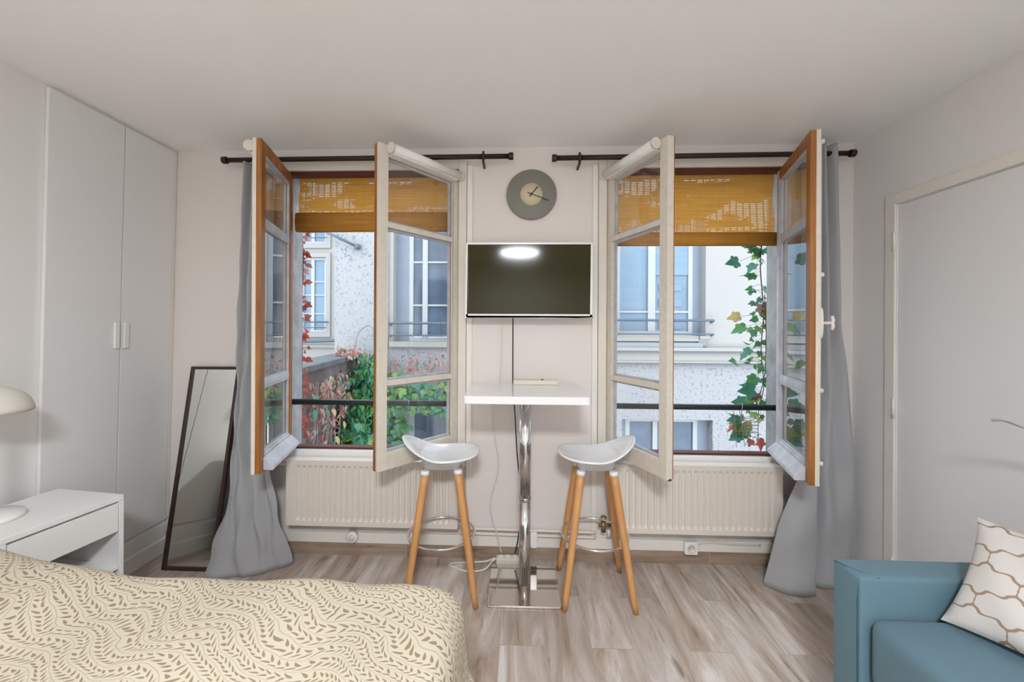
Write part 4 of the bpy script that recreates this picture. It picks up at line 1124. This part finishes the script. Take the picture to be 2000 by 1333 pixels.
ivy('green_creeper', 'lush green creeper covering the far end of the garden wall', 'creeper', 1000, on_wall(1.35, 2.75, -.75, .95, .30, lambda u: lerp(.15, 1.02, smooth(u * 1.7))), gn, (.07, .15), [0, 0, 1, 1, 1, 2], LOBE, wall_stems(1.4, 2.6, -.7, .6, 6), .6)
def fac(x0, x1, z0, z1, out):
    def f(u, v): return Vector((lerp(x0, x1, u), FY - .16 - rnd.uniform(0, out), lerp(z0, z1, v)))
    return f
ivy('green_creeper', 'green creeper on the facade corner beside the garden wall end', 'creeper', 560, fac(-2.22, -1.60, -1.0, .74, .20), (0, -1, .2), (.07, .15), [0, 0, 1, 1, 2], LOBE, None, .6)
ivy('green_creeper', 'green creeper around the low dark window under the left facade window', 'creeper', 260, fac(-1.75, -.55, .16, .62, .12), (0, -1, .2), (.06, .12), [0, 1, 1, 2], LOBE, None, .6)
ivy('dry_creeper', 'thin dry creeper spread under the left facade window sill', 'creeper', 330, fac(-1.95, -.3, .55, 1.04, .04), (0, -1, .1), (.03, .08), [4, 4, 4, 3, 1], OVAL, None, .5)
def tuft(u, v): return Vector((lerp(-2.36, -2.12, u), lerp(2.55, 3.1, rnd.random()), 1.03 + .13 * v * math.sin(PI * u)))
ivy('red_creeper', 'tuft of red and pink creeper leaves on the coping', 'creeper', 90, tuft, (.6, -.5, .5), (.05, .09), [4, 4, 4, 4, 3, 1, 0], OVAL, [spline([(-2.2, 2.9, 1.02), (-2.16, 2.95, 1.3), (-2.05, 3.0, 1.42), (-1.97, 3.0, 1.36), (-1.95, 3.0, 1.15)], 6)], .9)

def vine(name, label, pts, leaves, size, mats, r=.004, shape=LOBE, nrm=(0, -1, 0), loc=None, extra=None):
    loc = tuple(pts[0]); t = thing(name, label, 'vine', loc)
    sp = spline(pts, 10)
    s_ = MB().tube(sp, [lerp(r, r * .5, i / len(sp)) for i in range(len(sp))], 6)
    m = MB(); n = len(sp)
    for (k, ox, oz, sz, mt) in leaves:
        p = sp[min(int(k * (n - 1)), n - 1)]; q = p + Vector((ox, rnd.uniform(-.02, .02), oz))
        s_.tube([tuple(p), tuple(p.lerp(q, .5) + Vector((0, 0, .008))), tuple(q)], .0012, 5)
        leaf(m, q, Vector(nrm) + rv(1.0), Vector((ox * 4, 0, -.09)) + rv(.09), sz, mt, shape)
    if extra:
        for e in extra: s_.tube(spline(e, 6), r * .7, 6)
    s_.build('stem', M['stem'], t, off=loc); m.build('leaves', LM, t, off=loc, recalc=False)
# red strand at the outer edge of the left window
L = []
for i in range(100):
    k = rnd.random(); hz = 2.02 - k * 1.42
    dens = 1.0 if (1.30 < hz < 1.92 or hz < 1.0) else .5
    if rnd.random() < dens: L.append((k, rnd.uniform(-.02, .04), rnd.uniform(-.02, .02), rnd.uniform(.03, .058), rnd.choice([3, 3, 3, 3, 4])))
vine('red_vine', 'strand of red creeper leaves hanging at the left edge of the left window', [(-1.495, .32, 2.05), (-1.485, .32, 1.8), (-1.498, .32, 1.5), (-1.488, .32, 1.2), (-1.50, .32, .9), (-1.492, .32, .6)], L, 0, 0)
# green vine at the right edge of the right window
L = [(.02, -.09, 0, .10, 0), (.06, -.01, -.01, .08, 0), (.10, -.15, -.05, .10, 1), (.14, -.03, -.02, .08, 1), (.18, -.05, -.05, .06, 1), (.20, -.04, 0, .095, 0), (.24, .02, -.02, .06, 1),
     (.30, -.02, 0, .085, 4), (.32, .02, 0, .10, 3), (.36, -.15, 0, .085, 5), (.39, -.12, -.02, .10, 0), (.41, -.05, -.02, .065, 1), (.47, -.02, 0, .05, 1), (.50, -.06, 0, .07, 1), (.53, -.10, 0, .07, 1), (.55, -.16, -.02, .08, 0),
     (.57, -.06, 0, .08, 1), (.58, -.02, 0, .07, 0), (.62, -.05, 0, .09, 0), (.65, -.11, 0, .06, 1), (.67, -.07, -.02, .12, 1), (.70, -.02, -.02, .05, 1), (.74, -.02, 0, .075, 3), (.75, -.12, -.02, .09, 1), (.78, -.05, 0, .07, 0), (.80, -.08, -.02, .07, 1)]
L += [(rnd.uniform(.86, 1.0), rnd.uniform(-.17, .02), rnd.uniform(-.04, .03), rnd.uniform(.05, .085), rnd.choice([0, 1, 1, 2, 5, 3])) for i in range(26)]
L += [(rnd.uniform(.0, .84), rnd.uniform(-.08, .03), rnd.uniform(-.04, .03), rnd.uniform(.03, .06), rnd.choice([0, 0, 1, 1, 2])) for i in range(80)]
vine('green_vine', 'green creeper hanging down the right edge of the right window', [(1.645, .35, 1.98), (1.635, .35, 1.80), (1.657, .35, 1.5), (1.643, .35, 1.25), (1.661, .35, 1.0), (1.63, .35, .85), (1.625, .35, .64)], L, 0, 0,
     extra=[[(1.655, .335, 1.62), (1.67, .335, 1.3), (1.688, .335, 1.1), (1.678, .335, .9)], [(1.675, .35, 1.35), (1.67, .35, 1.1), (1.645, .35, .98), (1.605, .35, .86)]])
L = [(.05, .03, 0, .085, 5), (.33, .03, 0, .05, 1), (.36, .02, -.01, .06, 0), (.62, .02, 0, .09, 1), (.66, .035, -.02, .08, 0), (.8, .01, 0, .05, 1)] + [(rnd.random(), rnd.uniform(-.05, .005), 0, rnd.uniform(.03, .06), rnd.choice([0, 2, 5, 4])) for i in range(30)]
vine('green_vine', 'sparse creeper strand behind the left sash of the right window', [(.525, .345, 1.86), (.53, .345, 1.6), (.52, .345, 1.3), (.535, .345, 1.0), (.525, .345, .7)], L, 0, 0)

# things of one kind share a group
for base, grp in (('bar_stool', 'bar stools at the tall table'), ('curtain', 'grey curtains beside the windows'), ('radiator', 'radiators under the windows'),
                  ('curtain_rod', 'curtain rods above the windows'), ('woven_shade', 'woven shades outside the windows'), ('safety_rail', 'guard rails across the windows'),
                  ('wall_socket', 'white sockets on the skirting'), ('heating_pipe', 'heating pipes between the radiators'), ('green_creeper', 'green creepers in the courtyard'),
                  ('dry_creeper', 'dry creepers in the courtyard'), ('green_vine', 'green vines at the right window')):
    for o in list(bpy.data.objects):
        if o.parent is None and o.name.split('.')[0] == base: o['group'] = grp

# ------------------------------------------------------------------ light
wd = bpy.data.worlds.new('overcast_sky'); SC.world = wd; wd.use_nodes = True
bg = wd.node_tree.nodes['Background']; bg.inputs[0].default_value = (.84, .92, 1.0, 1); bg.inputs[1].default_value = 4.1

# ------------------------------------------------------------------ camera
cam = bpy.data.cameras.new('camera'); co = bpy.data.objects.new('camera', cam); COL.objects.link(co)
F = 780.0
cam.sensor_width = 36; cam.sensor_fit = 'HORIZONTAL'; cam.lens = F / 2000 * 36
yaw, roll = math.radians(2.1), math.radians(.3)
co.location = (0, -2.4, 1.372)
co.matrix_world = Matrix.Translation((0, -2.4, 1.372)) @ Matrix.Rotation(yaw, 4, 'Z') @ Matrix.Rotation(math.radians(90), 4, 'X') @ Matrix.Rotation(roll, 4, 'Z')
# principal point (981, 645) rotated about the image centre by the roll
pxr = 1000 + (981 - 1000) * math.cos(roll) - (645 - 666.5) * math.sin(roll); pyr = 666.5 + (981 - 1000) * math.sin(roll) + (645 - 666.5) * math.cos(roll)
cam.shift_x = (1000 - pxr) / 2000; cam.shift_y = (pyr - 666.5) / 2000
cam.clip_start = .05
SC.camera = co
vs = SC.view_settings; vs.view_transform = 'Standard'; vs.look = 'None'; vs.gamma = 1; vs.use_curve_mapping = False; vs.exposure = 0.0
SC.cycles.use_denoising = True
SC.cycles.max_bounces = 10; SC.cycles.diffuse_bounces = 6; SC.cycles.glossy_bounces = 5; SC.cycles.transparent_max_bounces = 16
SC.cycles.sample_clamp_indirect = 6.0
SC.cycles.caustics_reflective = False; SC.cycles.caustics_refractive = False
